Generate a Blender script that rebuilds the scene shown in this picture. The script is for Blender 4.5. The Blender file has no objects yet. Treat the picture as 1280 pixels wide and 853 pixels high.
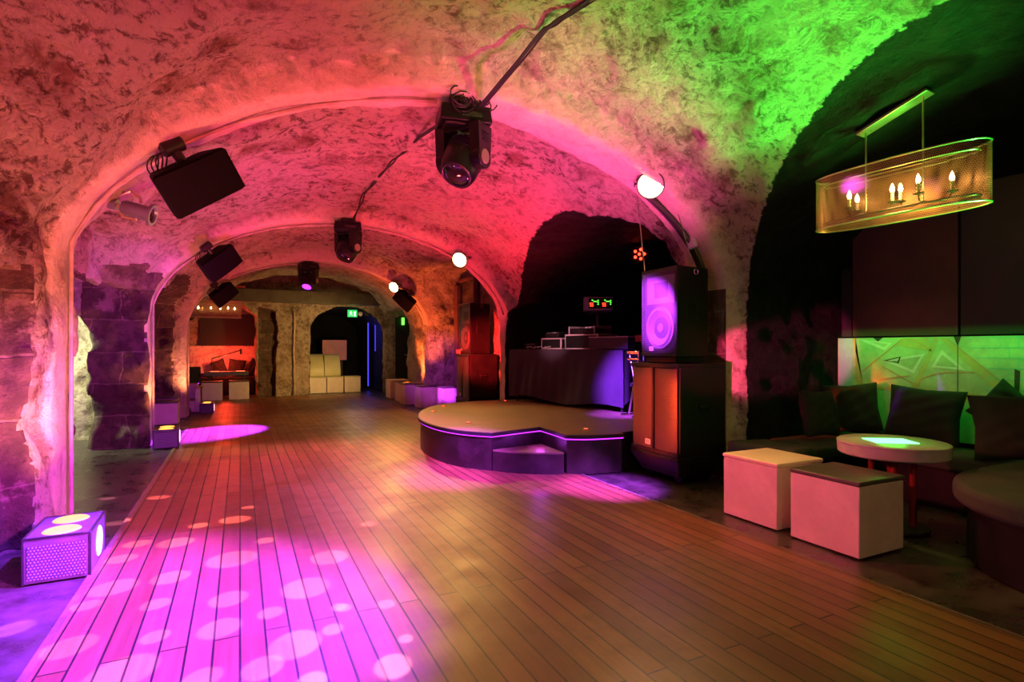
import bpy, bmesh, math, random
import numpy as np
from mathutils import Vector, Matrix, Euler, Quaternion

random.seed(7)
SC = bpy.context.scene
COL = SC.collection
PI = math.pi

# ------------------------------------------------------------------ mesh builder
class MB:
    def __init__(s):
        s.v = []; s.f = []; s.m = []
    def add(s, vs, fs, mi=0, M=None):
        o = len(s.v)
        for p in vs:
            p = Vector(p)
            s.v.append(tuple(M @ p) if M else tuple(p))
        for f in fs:
            s.f.append(tuple(i + o for i in f)); s.m.append(mi)
        return s
    def box(s, c, d, M=None, mi=0, taper=(1, 1)):
        x, y, z = d[0] / 2, d[1] / 2, d[2] / 2
        tx, ty = taper
        vs = [(-x, -y, -z), (x, -y, -z), (x, y, -z), (-x, y, -z), (-x * tx, -y * ty, z), (x * tx, -y * ty, z), (x * tx, y * ty, z), (-x * tx, y * ty, z)]
        R = Matrix.Translation(c) @ (M if M else Matrix.Identity(4))
        return s.add(vs, [(3, 2, 1, 0), (4, 5, 6, 7), (0, 1, 5, 4), (1, 2, 6, 5), (2, 3, 7, 6), (3, 0, 4, 7)], mi, R)
    def cyl(s, p0, p1, r0, r1=None, n=20, mi=0, caps=True):
        r1 = r0 if r1 is None else r1
        p0 = Vector(p0); p1 = Vector(p1)
        q = (p1 - p0).to_track_quat('Z', 'Y').to_matrix()
        vs = []
        for p, r in ((p0, r0), (p1, r1)):
            for i in range(n):
                a = 2 * PI * i / n
                vs.append(p + q @ Vector((r * math.cos(a), r * math.sin(a), 0)))
        fs = [(i, (i + 1) % n, n + (i + 1) % n, n + i) for i in range(n)]
        if caps:
            fs += [tuple(reversed(range(n))), tuple(range(n, 2 * n))]
        return s.add(vs, fs, mi)
    def tube(s, path, r, n=8, closed=False, mi=0):
        P = [Vector(p) for p in path]; N = len(P)
        vs = []; up = None
        for i in range(N):
            if closed: t = P[(i + 1) % N] - P[i - 1]
            else: t = P[min(i + 1, N - 1)] - P[max(i - 1, 0)]
            t.normalize()
            if up is None:
                up = Vector((0, 0, 1)) if abs(t.z) < .9 else Vector((1, 0, 0))
            up = (up - t * up.dot(t))
            if up.length < 1e-5: up = t.orthogonal()
            up.normalize()
            b = t.cross(up)
            rr = r[i] if isinstance(r, (list, tuple)) else r
            for k in range(n):
                a = 2 * PI * k / n
                vs.append(P[i] + (up * math.cos(a) + b * math.sin(a)) * rr)
        fs = []
        for i in range(N if closed else N - 1):
            j = (i + 1) % N
            for k in range(n):
                l = (k + 1) % n
                fs.append((i * n + k, i * n + l, j * n + l, j * n + k))
        if not closed:
            fs += [tuple(reversed(range(n))), tuple((N - 1) * n + k for k in range(n))]
        return s.add(vs, fs, mi)
    def lathe(s, prof, n=28, M=None, mi=0):
        vs = []; fs = []
        K = len(prof)
        for i in range(n):
            a = 2 * PI * i / n
            for r, z in prof: vs.append((r * math.cos(a), r * math.sin(a), z))
        for i in range(n):
            j = (i + 1) % n
            for k in range(K - 1):
                fs.append((i * K + k, j * K + k, j * K + k + 1, i * K + k + 1))
        return s.add(vs, fs, mi, M)
    def prism(s, poly, z0, z1, M=None, mi=0):
        n = len(poly)
        vs = [(x, y, z0) for x, y in poly] + [(x, y, z1) for x, y in poly]
        fs = [tuple(reversed(range(n))), tuple(range(n, 2 * n))] + [(i, (i + 1) % n, n + (i + 1) % n, n + i) for i in range(n)]
        return s.add(vs, fs, mi, M)
    def grid(s, fn, nu, nv, mi=0):
        vs = [fn(i / nu, j / nv) for i in range(nu + 1) for j in range(nv + 1)]
        fs = [(i * (nv + 1) + j, (i + 1) * (nv + 1) + j, (i + 1) * (nv + 1) + j + 1, i * (nv + 1) + j + 1) for i in range(nu) for j in range(nv)]
        return s.add(vs, fs, mi)
    def build(s, name, mats, parent=None, smooth=35, bevel=0, seg=2, sub=0, loc=None, weld=True):
        me = bpy.data.meshes.new(name)
        me.from_pydata(s.v, [], s.f)
        if not isinstance(mats, (list, tuple)): mats = [mats]
        for m in mats: me.materials.append(m)
        me.polygons.foreach_set('material_index', s.m)
        bm = bmesh.new(); bm.from_mesh(me)
        if weld: bmesh.ops.remove_doubles(bm, verts=bm.verts, dist=1e-5)
        bmesh.ops.recalc_face_normals(bm, faces=bm.faces)
        bm.to_mesh(me); bm.free()
        if smooth:
            me.shade_smooth()
            me.set_sharp_from_angle(angle=math.radians(smooth))
        me.update()
        o = bpy.data.objects.new(name, me)
        COL.objects.link(o)
        if bevel:
            b = o.modifiers.new('bevel', 'BEVEL'); b.width = bevel; b.segments = seg; b.limit_method = 'ANGLE'; b.angle_limit = math.radians(40)
            b.harden_normals = False
        if sub:
            u = o.modifiers.new('sub', 'SUBSURF'); u.levels = sub; u.render_levels = sub
        if parent: o.parent = parent
        if loc: o.location = loc
        return o

def tag(o, label, cat, group=None, kind=None):
    o['label'] = label; o['category'] = cat
    if group: o['group'] = group
    if kind: o['kind'] = kind
    return o

def thing(name, label, cat, loc=(0, 0, 0), rot=(0, 0, 0), group=None):
    o = bpy.data.objects.new(name, None); COL.objects.link(o)
    o.empty_display_size = .1
    o.location = loc; o.rotation_euler = rot
    return tag(o, label, cat, group)

def struct(o):
    o['kind'] = 'structure'; return o

def dup(root, loc, rot=None, label=None, group=None, scale=None, mats=None):
    r = root.copy(); COL.objects.link(r); r.location = loc
    if rot is not None: r.rotation_euler = rot
    if scale: r.scale = scale
    if label: r['label'] = label
    if group: r['group'] = group
    for ch in list(root.children):
        c = ch.copy(); COL.objects.link(c); c.parent = r
        for g in list(ch.children):
            d = g.copy(); COL.objects.link(d); d.parent = c
    return r

# ------------------------------------------------------------------ materials
def new_mat(name):
    m = bpy.data.materials.new(name); m.use_nodes = True
    nt = m.node_tree
    b = nt.nodes['Principled BSDF']
    return m, nt, b

class NT:
    def __init__(s, nt): s.nt = nt
    def n(s, t, **kw):
        x = s.nt.nodes.new(t)
        for k, v in kw.items(): setattr(x, k, v)
        return x
    def l(s, a, b): s.nt.links.new(a, b)
    def math(s, op, a, b=None, c=None, clamp=False):
        x = s.n('ShaderNodeMath', operation=op); x.use_clamp = clamp
        for i, v in enumerate((a, b, c)):
            if v is None: continue
            if isinstance(v, (int, float)): x.inputs[i].default_value = v
            else: s.l(v, x.inputs[i])
        return x.outputs[0]
    def mix(s, f, a, b, blend='MIX'):
        x = s.n('ShaderNodeMix', data_type='RGBA', blend_type=blend)
        for i, v in ((0, f), (6, a), (7, b)):
            if isinstance(v, (int, float)): x.inputs[i].default_value = v
            elif isinstance(v, (tuple, list)): x.inputs[i].default_value = (*v[:3], 1)
            else: s.l(v, x.inputs[i])
        return x.outputs[2]
    def noise(s, vec, scale, detail=4, rough=.55, dist=0):
        x = s.n('ShaderNodeTexNoise'); x.inputs['Scale'].default_value = scale; x.inputs['Detail'].default_value = detail
        x.inputs['Roughness'].default_value = rough; x.inputs['Distortion'].default_value = dist
        if vec is not None: s.l(vec, x.inputs['Vector'])
        return x
    def ramp(s, f, stops, interp='LINEAR'):
        x = s.n('ShaderNodeValToRGB'); cr = x.color_ramp; cr.interpolation = interp
        while len(cr.elements) < len(stops): cr.elements.new(.5)
        for e, (p, c) in zip(cr.elements, stops):
            e.position = p; e.color = (*c, 1) if len(c) == 3 else c
        s.l(f, x.inputs[0]); return x.outputs[0]
    def mr(s, v, a, b, c=0, d=1, smooth=True):
        x = s.n('ShaderNodeMapRange'); x.interpolation_type = 'SMOOTHSTEP' if smooth else 'LINEAR'
        s.l(v, x.inputs[0])
        for i, q in zip((1, 2, 3, 4), (a, b, c, d)): x.inputs[i].default_value = q
        return x.outputs[0]

def simple(name, col, rough=.5, metal=0, var=.15, bump=.0, bscale=40, emit=None, estr=0, coat=0, spec=.5, dirt=0):
    m, nt, b = new_mat(name); t = NT(nt)
    tc = t.n('ShaderNodeTexCoord')
    n = t.noise(tc.outputs['Object'], bscale, 5)
    n2 = t.noise(tc.outputs['Object'], 4.0, 5, .65)
    f = t.mr(n2.outputs[0], .35, .7, 1 - var, 1 + var * .4)
    base = t.mix(1.0, col, f, 'MULTIPLY')
    if dirt:
        n3 = t.noise(tc.outputs['Object'], 9, 8, .75)
        d = t.mr(n3.outputs[0], .52, .78, 0, dirt)
        base = t.mix(d, base, tuple(c * .25 for c in col))
    t.l(base, b.inputs['Base Color'])
    b.inputs['Roughness'].default_value = rough
    r = t.mr(n2.outputs[0], .3, .7, max(.02, rough - .08), min(1, rough + .08)); t.l(r, b.inputs['Roughness'])
    b.inputs['Metallic'].default_value = metal
    b.inputs['Specular IOR Level'].default_value = spec
    b.inputs['Coat Weight'].default_value = coat
    if bump:
        bp = t.n('ShaderNodeBump'); bp.inputs['Strength'].default_value = bump; bp.inputs['Distance'].default_value = .01
        t.l(n.outputs[0], bp.inputs['Height']); t.l(bp.outputs[0], b.inputs['Normal'])
    if emit:
        b.inputs['Emission Color'].default_value = (*emit, 1); b.inputs['Emission Strength'].default_value = estr
    return m

def stone_nodes(t, P, pale, brown, bias=0.0, fine=1.0, shade_amt=.75, strength=.8):
    """colour and height of old limewashed rubble vaulting"""
    w = t.noise(P, 2.3, 6, .6); wv = t.n('ShaderNodeVectorMath', operation='MULTIPLY_ADD')
    t.l(w.outputs['Color'], wv.inputs[0]); wv.inputs[1].default_value = (.62, .62, .62); t.l(P, wv.inputs[2])
    vor = t.n('ShaderNodeTexVoronoi', feature='SMOOTH_F1'); vor.inputs['Scale'].default_value = 2.1; vor.inputs['Smoothness'].default_value = .25
    t.l(wv.outputs[0], vor.inputs['Vector'])
    vcol = t.n('ShaderNodeTexVoronoi', feature='F1'); vcol.inputs['Scale'].default_value = 2.1; t.l(wv.outputs[0], vcol.inputs['Vector'])
    stone = t.mr(vor.outputs['Distance'], .20, .62, 1, 0)
    n1 = t.noise(P, .8, 4, .6); n2 = t.noise(P, 5.0, 10, .74, .7); n3 = t.noise(P, 30, 7, .72)
    vp = t.n('ShaderNodeTexVoronoi', feature='F1'); vp.inputs['Scale'].default_value = 17; t.l(P, vp.inputs['Vector'])
    expo = t.math('ADD', n2.outputs[0], t.math('MULTIPLY', n1.outputs[0], .55))
    expo = t.math('ADD', expo, t.math('MULTIPLY', stone, .22))
    expo = t.math('ADD', expo, t.math('MULTIPLY', n3.outputs[0], .22))
    expo = t.mr(expo, .95 + bias, 1.30 + bias, 0, strength)
    sc = t.n('ShaderNodeSeparateColor'); t.l(vcol.outputs['Color'], sc.inputs[0])
    bvar = t.mix(sc.outputs[0], tuple(c * .6 for c in brown), tuple(min(1, c * 1.3) for c in brown))
    col = t.mix(expo, pale, bvar)
    pit_shade = t.math('MULTIPLY', t.mr(n2.outputs[0], .27, .38, 1, 0), shade_amt)  # pitted stone; shade of its recesses is put into the colour
    pit_shade2 = t.math('MULTIPLY', t.mr(n3.outputs[0], .30, .40, 1, 0), shade_amt * .75)
    col = t.mix(pit_shade, col, tuple(c * .3 for c in brown))
    col = t.mix(pit_shade2, col, tuple(c * .32 for c in brown))
    n5 = t.noise(P, 12, 7, .74, .4)
    rough_zone = t.mr(n1.outputs[0], .36, .60, .35, 1)
    pit_shade3 = t.math('MULTIPLY', t.mr(n5.outputs[0], .38, .52, 1, 0), t.math('MULTIPLY', rough_zone, shade_amt))
    col = t.mix(pit_shade3, col, tuple(c * .42 for c in brown))
    h = t.math('ADD', t.math('MULTIPLY', stone, .5), t.math('MULTIPLY', n2.outputs[0], 1.5))
    h = t.math('ADD', h, t.math('MULTIPLY', n3.outputs[0], .42 * fine))
    h = t.math('ADD', h, t.math('MULTIPLY', vp.outputs['Distance'], .25 * fine))
    h = t.math('ADD', h, t.math('MULTIPLY', t.math('MULTIPLY', n5.outputs[0], rough_zone), 1.5 * fine))
    return col, h

def stone_mat(name, pale, brown, bias=0.0, bumpd=.06, rough=.9, fine=1.0, shade_amt=.75, strength=.8):
    m, nt, b = new_mat(name); t = NT(nt)
    tc = t.n('ShaderNodeTexCoord')
    col, h = stone_nodes(t, tc.outputs['Object'], pale, brown, bias, fine, shade_amt, strength)
    t.l(col, b.inputs['Base Color']); b.inputs['Roughness'].default_value = rough; b.inputs['Specular IOR Level'].default_value = .2
    bp = t.n('ShaderNodeBump'); bp.inputs['Strength'].default_value = 1; bp.inputs['Distance'].default_value = bumpd
    t.l(h, bp.inputs['Height']); t.l(bp.outputs[0], b.inputs['Normal'])
    return m

def vault_mat():
    """limewashed vault that turns black where it was painted (attribute 'dark') and smoother on the ribs (attribute 'rib')"""
    m, nt, b = new_mat('limewashed_vault'); t = NT(nt)
    tc = t.n('ShaderNodeTexCoord'); P = tc.outputs['Object']
    col, h = stone_nodes(t, P, (.66, .56, .43), (.26, .13, .085), -.02, 1, .9, .9)
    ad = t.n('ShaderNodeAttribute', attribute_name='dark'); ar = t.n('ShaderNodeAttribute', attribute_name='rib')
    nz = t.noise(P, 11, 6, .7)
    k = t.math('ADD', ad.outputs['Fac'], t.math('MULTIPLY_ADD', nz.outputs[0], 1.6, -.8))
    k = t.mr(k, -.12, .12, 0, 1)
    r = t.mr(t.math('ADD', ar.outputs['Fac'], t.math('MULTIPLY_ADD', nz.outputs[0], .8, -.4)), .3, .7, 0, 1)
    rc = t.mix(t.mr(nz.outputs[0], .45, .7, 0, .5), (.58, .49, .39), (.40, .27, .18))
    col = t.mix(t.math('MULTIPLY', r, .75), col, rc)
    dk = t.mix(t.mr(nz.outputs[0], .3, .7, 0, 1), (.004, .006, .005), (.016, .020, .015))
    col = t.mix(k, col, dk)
    t.l(col, b.inputs['Base Color'])
    t.l(t.mr(k, 0, 1, .9, .6), b.inputs['Roughness']); b.inputs['Specular IOR Level'].default_value = .2
    bp = t.n('ShaderNodeBump'); bp.inputs['Distance'].default_value = .11
    t.l(t.mr(r, 0, 1, 1, .45), bp.inputs['Strength'])
    t.l(h, bp.inputs['Height']); t.l(bp.outputs[0], b.inputs['Normal'])
    return m

def block_mat(name, col, mortar, bw=.62, bh=.40, bumpd=.03):
    m, nt, b = new_mat(name); t = NT(nt)
    tc = t.n('ShaderNodeTexCoord'); P = tc.outputs['Object']
    w = t.noise(P, 2.5, 3)
    s = t.n('ShaderNodeSeparateXYZ'); t.l(P, s.inputs[0])
    wo = t.math('MULTIPLY_ADD', w.outputs[0], .09, -.045)
    u = t.math('ADD', t.math('ADD', s.outputs[0], s.outputs[1]), wo); v = t.math('ADD', s.outputs[2], wo)
    c = t.n('ShaderNodeCombineXYZ'); t.l(u, c.inputs[0]); t.l(v, c.inputs[1])
    br = t.n('ShaderNodeTexBrick'); t.l(c.outputs[0], br.inputs[0])
    br.inputs['Scale'].default_value = 1; br.inputs['Brick Width'].default_value = bw; br.inputs['Row Height'].default_value = bh
    br.inputs['Mortar Size'].default_value = .012; br.inputs['Mortar Smooth'].default_value = .4; br.inputs['Bias'].default_value = 0
    br.inputs['Color1'].default_value = (*[x * .65 for x in col], 1); br.inputs['Color2'].default_value = (*[x * 1.2 for x in col], 1)
    br.inputs['Mortar'].default_value = (*mortar, 1)
    n2 = t.noise(P, 9, 8, .7); n3 = t.noise(P, 45, 5, .7)
    col2 = t.mix(t.mr(n2.outputs[0], .35, .65, .75, 0), br.outputs['Color'], tuple(x * .35 for x in col))
    n4 = t.noise(P, 1.6, 6, .7)
    col2 = t.mix(t.mr(n4.outputs[0], .54, .62, 0, .85), col2, mortar)
    t.l(col2, b.inputs['Base Color']); b.inputs['Roughness'].default_value = .85; b.inputs['Specular IOR Level'].default_value = .25
    h = t.math('ADD', t.math('MULTIPLY', br.outputs['Fac'], -.35), t.math('MULTIPLY', n2.outputs[0], .9))
    h = t.math('ADD', h, t.math('MULTIPLY', n3.outputs[0], .3))
    bp = t.n('ShaderNodeBump'); bp.inputs['Distance'].default_value = bumpd; t.l(h, bp.inputs['Height']); t.l(bp.outputs[0], b.inputs['Normal'])
    return m

def wood_floor():
    m, nt, b = new_mat('oak_boards'); t = NT(nt)
    tc = t.n('ShaderNodeTexCoord'); P = tc.outputs['Object']
    s = t.n('ShaderNodeSeparateXYZ'); t.l(P, s.inputs[0])
    c = t.n('ShaderNodeCombineXYZ'); t.l(s.outputs[1], c.inputs[0]); t.l(s.outputs[0], c.inputs[1])
    br = t.n('ShaderNodeTexBrick'); br.offset = .37; t.l(c.outputs[0], br.inputs[0])
    br.inputs['Scale'].default_value = 1; br.inputs['Brick Width'].default_value = 2.7; br.inputs['Row Height'].default_value = .1
    br.inputs['Mortar Size'].default_value = .0045; br.inputs['Mortar Smooth'].default_value = .1; br.inputs['Bias'].default_value = 0
    br.inputs['Color1'].default_value = (0, 0, 0, 1); br.inputs['Color2'].default_value = (1, 1, 1, 1); br.inputs['Mortar'].default_value = (.5, .5, .5, 1)
    mp = t.n('ShaderNodeMapping'); mp.inputs['Scale'].default_value = (34, 1.6, 1); t.l(P, mp.inputs[0])
    g = t.noise(mp.outputs[0], 1.0, 6, .65, .6)
    mp2 = t.n('ShaderNodeMapping'); mp2.inputs['Scale'].default_value = (9, .7, 1); t.l(P, mp2.inputs[0])
    g2 = t.noise(mp2.outputs[0], 1.0, 3, .5, 1.5)
    blot = t.noise(P, 2.2, 6, .7)
    f = t.math('ADD', t.math('MULTIPLY', br.outputs['Color'], .34), t.math('MULTIPLY', g.outputs[0], .5))
    f = t.math('ADD', f, t.math('MULTIPLY', g2.outputs[0], .22))
    col = t.ramp(f, [(.12, (.06, .022, .008)), (.45, (.145, .060, .020)), (.75, (.23, .108, .036)), (1, (.31, .16, .06))])
    col = t.mix(t.mr(blot.outputs[0], .5, .75, 0, .55), col, (.07, .035, .018))
    col = t.mix(br.outputs['Fac'], col, (.008, .005, .003))
    t.l(col, b.inputs['Base Color'])
    rr = t.math('ADD', t.mr(blot.outputs[0], .3, .7, .30, .46), t.math('MULTIPLY', g.outputs[0], .1)); t.l(rr, b.inputs['Roughness'])
    b.inputs['Specular IOR Level'].default_value = .5
    h = t.math('ADD', t.math('MULTIPLY', br.outputs['Fac'], -1.0), t.math('MULTIPLY', g.outputs[0], .12))
    h = t.math('ADD', h, t.math('MULTIPLY', br.outputs['Color'], .22))
    bp = t.n('ShaderNodeBump'); bp.inputs['Distance'].default_value = .004; bp.inputs['Strength'].default_value = .9
    t.l(h, bp.inputs['Height']); t.l(bp.outputs[0], b.inputs['Normal'])
    return m

def emissive(name, col, strength):
    m, nt, b = new_mat(name); t = NT(nt)
    b.inputs['Base Color'].default_value = (*[min(1, c * .12 + .01) for c in col], 1)
    b.inputs['Emission Color'].default_value = (*col, 1); b.inputs['Emission Strength'].default_value = strength
    tc = t.n('ShaderNodeTexCoord'); n = t.noise(tc.outputs['Object'], 60, 2)
    t.l(t.mr(n.outputs[0], .3, .7, .35, .5), b.inputs['Roughness'])
    return m

def perforated(name, base, hole, pitch, axes=(0, 2), rad=.32, metal=.0, rough=.5, alpha=False):
    """sheet with a staggered grid of round holes (holes dark, or cut through when alpha)"""
    m, nt, b = new_mat(name); t = NT(nt)
    tc = t.n('ShaderNodeTexCoord')
    src = tc.outputs['UV'] if axes == 'uv' else tc.outputs['Object']
    s = t.n('ShaderNodeSeparateXYZ'); t.l(src, s.inputs[0])
    a0, a1 = (0, 1) if axes == 'uv' else axes
    u = t.math('DIVIDE', s.outputs[a0], pitch); v = t.math('DIVIDE', s.outputs[a1], pitch)
    row = t.math('FLOOR', v); odd = t.math('MULTIPLY', t.math('FLOORED_MODULO', row, 2), .5)
    fu = t.math('SUBTRACT', t.math('FRACT', t.math('ADD', u, odd)), .5); fv = t.math('SUBTRACT', t.math('FRACT', v), .5)
    d = t.math('SQRT', t.math('ADD', t.math('MULTIPLY', fu, fu), t.math('MULTIPLY', fv, fv)))
    k = t.mr(d, rad - .06, rad + .06, 1, 0)
    n = t.noise(tc.outputs['Object'], 15, 4)
    col = t.mix(k, t.mix(t.mr(n.outputs[0], .3, .7, 0, .4), base, tuple(c * .6 for c in base)), hole)
    t.l(col, b.inputs['Base Color']); b.inputs['Roughness'].default_value = rough; b.inputs['Metallic'].default_value = metal
    if alpha: t.l(t.math('SUBTRACT', 1, k), b.inputs['Alpha'])
    else:
        bp = t.n('ShaderNodeBump'); bp.inputs['Distance'].default_value = .004; t.l(t.math('SUBTRACT', 1, k), bp.inputs['Height']); t.l(bp.outputs[0], b.inputs['Normal'])
    return m

M = {}
M['vault'] = vault_mat()
M['plaster'] = stone_mat('limewashed_stone', (.58, .49, .39), (.33, .19, .12))
M['plaster_smooth'] = stone_mat('rib_plaster', (.68, .60, .50), (.40, .27, .18), .2, .03, fine=.6, shade_amt=.4)
M['rubble'] = stone_mat('rubble_stone', (.50, .42, .32), (.26, .17, .11), -.08, .07)
M['block'] = block_mat('stone_blocks', (.105, .066, .05), (.20, .145, .115))
M['black'] = stone_mat('black_painted_stone', (.012, .014, .012), (.006, .006, .006), .1, .05, .6)
M['blackstone'] = stone_mat('dark_green_black_stone', (.030, .034, .028), (.012, .012, .011), .1, .06, .6)
M['redwall'] = stone_mat('alcove_stone', (.5, .4, .32), (.3, .2, .15))
M['wood'] = wood_floor()
M['darkfloor'] = simple('dark_painted_floor', (.055, .045, .038), .32, var=.5, bump=.25, bscale=14, dirt=.6)
M['trim'] = simple('floor_edge_strip', (.16, .12, .08), .5, var=.4)
M['blackplastic'] = simple('black_plastic', (.006, .006, .0065), .4, spec=.3, var=.2, bump=.08, bscale=120)
M['blackbox'] = simple('black_textured_paint', (.007, .006, .0065), .45, var=.3, bump=.25, bscale=160, dirt=.2, spec=.25)
M['djcloth'] = simple('violet_black_cloth', (.03, .022, .034), .85, var=.3, bump=.2, bscale=200)
M['djpanel'] = simple('black_case_panel', (.03, .024, .032), .5, var=.2)
M['mural'] = simple('mural_ground_paint', (.5, .48, .36), .6, var=.3)
M['alcovepaint'] = stone_mat('alcove_swoosh_paint', (.6, .5, .5), (.35, .1, .1), .05, .005)
M['blackcloth'] = simple('black_cloth', (.012, .011, .013), .9, var=.3, bump=.2, bscale=200)
M['cushion'] = simple('charcoal_fabric', (.014, .011, .012), .95, var=.35, bump=.35, bscale=180)
M['seatfabric'] = simple('grey_seat_fabric', (.045, .046, .042), .92, var=.4, bump=.35, bscale=150)
M['blackpaint'] = simple('matt_black_panel', (.010, .009, .009), .6, var=.3)
M['maroon'] = simple('maroon_panel', (.075, .022, .022), .7, var=.3, bump=.1)
M['white'] = simple('white_laminate', (.68, .62, .55), .42, var=.12, dirt=.22)
M['cream'] = simple('cream_lid', (.72, .66, .48), .45, var=.12)
M['darklid'] = simple('dark_lid', (.075, .07, .055), .4, var=.2)
M['vinyl'] = simple('white_vinyl', (.50, .50, .24), .4, var=.1)
M['metal'] = simple('steel', (.5, .5, .5), .3, 1, var=.2)
M['darkmetal'] = simple('dark_metal', (.05, .05, .05), .38, .7, var=.2)
M['chrome'] = simple('chrome', (.75, .74, .72), .15, 1, var=.1)
M['brass'] = simple('satin_brass', (.70, .58, .36), .35, .9, var=.15)
M['casegrey'] = simple('case_aluminium_edge', (.62, .55, .56), .4, .4, var=.15)
M['tan'] = simple('tan_stage_board', (.20, .135, .075), .55, var=.35, bump=.15, bscale=30, dirt=.2)
M['stageface'] = simple('dark_brown_stage_face', (.026, .014, .012), .42, var=.6, bump=.3, bscale=60, dirt=.5)
M['cable'] = simple('black_cable', (.015, .013, .013), .5)
M['conduit'] = simple('painted_conduit', (.45, .34, .28), .5, var=.4)
M['tabletop'] = simple('pale_grey_table', (.42, .42, .38), .35, var=.2)
M['door'] = simple('dark_brown_door', (.035, .022, .018), .45, var=.3)
M['doorframe'] = simple('brown_door_frame', (.18, .09, .08), .55, var=.3)
M['redmetal'] = simple('red_painted_metal', (.22, .02, .015), .4)
M['greybox'] = simple('pale_grey_plastic', (.55, .5, .52), .45)
M['flood'] = emissive('flood_lamp_face', (1, .78, .32), 26)
M['bulb'] = emissive('warm_bulb', (1, .62, .25), 28)
M['orange'] = emissive('orange_lamp', (1, .42, .07), 2.0)
M['pinklamp'] = emissive('pale_pink_lamp', (1, .55, .65), 2.5)
M['purpleled'] = emissive('purple_led', (.55, .03, 1), 2.4)
M['purplelens'] = emissive('violet_lens', (.25, .02, 1), 5)
M['redled'] = emissive('red_led', (1, .03, .01), 9)
M['redglow'] = emissive('red_table_light', (1, .12, .04), 4)
M['greenled'] = emissive('green_led', (.1, 1, .05), 4)
M['greenpanel'] = emissive('green_light_panel', (.18, 1, .35), 3.2)
M['yellowled'] = emissive('yellow_led', (1, .75, .1), 6)
M['exitgreen'] = emissive('exit_sign_green', (.02, .55, .1), 1.4)
M['exitwhite'] = emissive('exit_sign_white', (.7, 1, .75), 1.6)
M['blueled'] = emissive('blue_led', (.06, .05, 1), 1.6)
M['glassdark'] = simple('dark_glass', (.008, .008, .012), .08, coat=1)
M['grille'] = perforated('speaker_grille', (.030, .028, .028), (.004, .004, .004), .012, (1, 2), .34, rough=.45)
M['panelpink'] = simple('pale_panel', (.60, .26, .20), .6)

# ------------------------------------------------------------------ camera
cam = bpy.data.cameras.new('camera'); camo = bpy.data.objects.new('camera', cam); COL.objects.link(camo)
camo.location = (0, 0, 1.25)
camo.rotation_euler = (PI / 2, 0, -math.atan(340 / 700))
cam.sensor_width = 36; cam.lens = 36 * 700 / 1280; cam.shift_y = 8.5 / 1280; cam.clip_start = .05
SC.camera = camo
# ------------------------------------------------------------------ the vaulted shell, from a field sampled on a grid
def smooth01(a, b, x):
    t = np.clip((x - a) / (b - a), 0, 1); return t * t * (3 - 2 * t)
# s, centre x, half width, spring height, rise, exponent
SEG = [(-3, 1.55, 2.72, 1.8, 1.80, 1.8), (4.72, 1.55, 2.72, 1.8, 1.80, 1.8), (4.78, 1.5, 2.63, 1.8, 1.55, 1.8), (5.18, 1.5, 2.63, 1.8, 1.55, 1.8),
       (5.24, 1.52, 2.68, 1.75, 1.62, 1.9), (8.38, 1.52, 2.66, 1.7, 1.58, 2), (8.44, 1.5, 2.55, 1.6, 1.50, 2), (8.84, 1.5, 2.55, 1.6, 1.50, 2),
       (8.90, 1.5, 2.6, 1.6, 1.62, 2), (11.6, 1.45, 2.5, 1.6, 1.58, 2), (11.66, 1.4, 2.27, 1.6, 1.35, 2), (12.0, 1.4, 2.27, 1.6, 1.35, 2),
       (12.06, 1.4, 2.42, 1.6, 1.5, 2), (30, 1.4, 2.42, 1.6, 1.65, 2)]
SEG = np.array(SEG)
def skew(x, y):
    return y + .17 * (x + 1.1) * (1 - smooth01(5.6, 8.0, y))
def prof(s):
    return [np.interp(s, SEG[:, 0], SEG[:, i]) for i in range(1, 6)]
def main_z(x, y):
    """height of the main vault over a point (for hanging things)"""
    xc, w, zs, h, p = prof(skew(x, y))
    u = min(1, abs(x - xc) / w)
    return float(zs + h * (1 - u ** p) ** (1 / p))
def arch_pt(s_rib, x, drop=0.03):
    """point under rib s_rib at lateral x, drop below the surface"""
    y = s_rib
    for _ in range(12):
        y = s_rib - (float(skew(x, y)) - y)
    return Vector((x, y, main_z(x, y) - drop))

STEP = .04
gx = np.arange(-3.4, 7.1, STEP, dtype=np.float32); gy = np.arange(-1.7, 19.9, STEP, dtype=np.float32); gz = np.arange(-.13, 3.9, STEP, dtype=np.float32)
X2, Y2 = np.meshgrid(gx, gy, indexing='ij')
Z1 = gz[None, None, :]
S2 = skew(X2, Y2)
def ell(dx, w, dz, h, p):
    """radial distance to a super-elliptic arch: straight below the spring, curved above"""
    a = np.abs(dx) / w; zz = np.maximum(dz, 0)
    q = (a ** p + (zz / h) ** p) ** (1 / p)
    R = np.sqrt(dx * dx + zz * zz)
    return np.where(q < .6, -np.maximum(.3, R * .5), R * (1 - 1 / np.maximum(q, 1e-3)))
xc, w, zs, h, p = [a.astype(np.float32) for a in prof(S2)]
def box1(v, a, b): return np.maximum(a - v, v - b)
def barrel_x(x0, x1, yc, w1, w2, zs, h, p=2):
    dy = Y2 - yc; ww = np.where(dy < 0, w1, w2).astype(np.float32)
    return np.maximum(ell(dy[:, :, None], ww[:, :, None], Z1 - zs, h, p), box1(X2, x0, x1)[:, :, None])
def barrel_y(y0, y1, xc, w, zs, h, p=2):
    return np.maximum(ell((X2 - xc)[:, :, None], w, Z1 - zs, h, p), box1(Y2, y0, y1)[:, :, None])
D = np.maximum(ell((X2 - xc)[:, :, None], w[:, :, None], Z1 - zs[:, :, None], h[:, :, None], p[:, :, None]), box1(Y2, -1.5, 15.8)[:, :, None]).astype(np.float32)
COMP = np.zeros(D.shape, np.int8)
DMAIN = D.copy(); DSIDE = np.full(D.shape, 9, np.float32)
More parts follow.
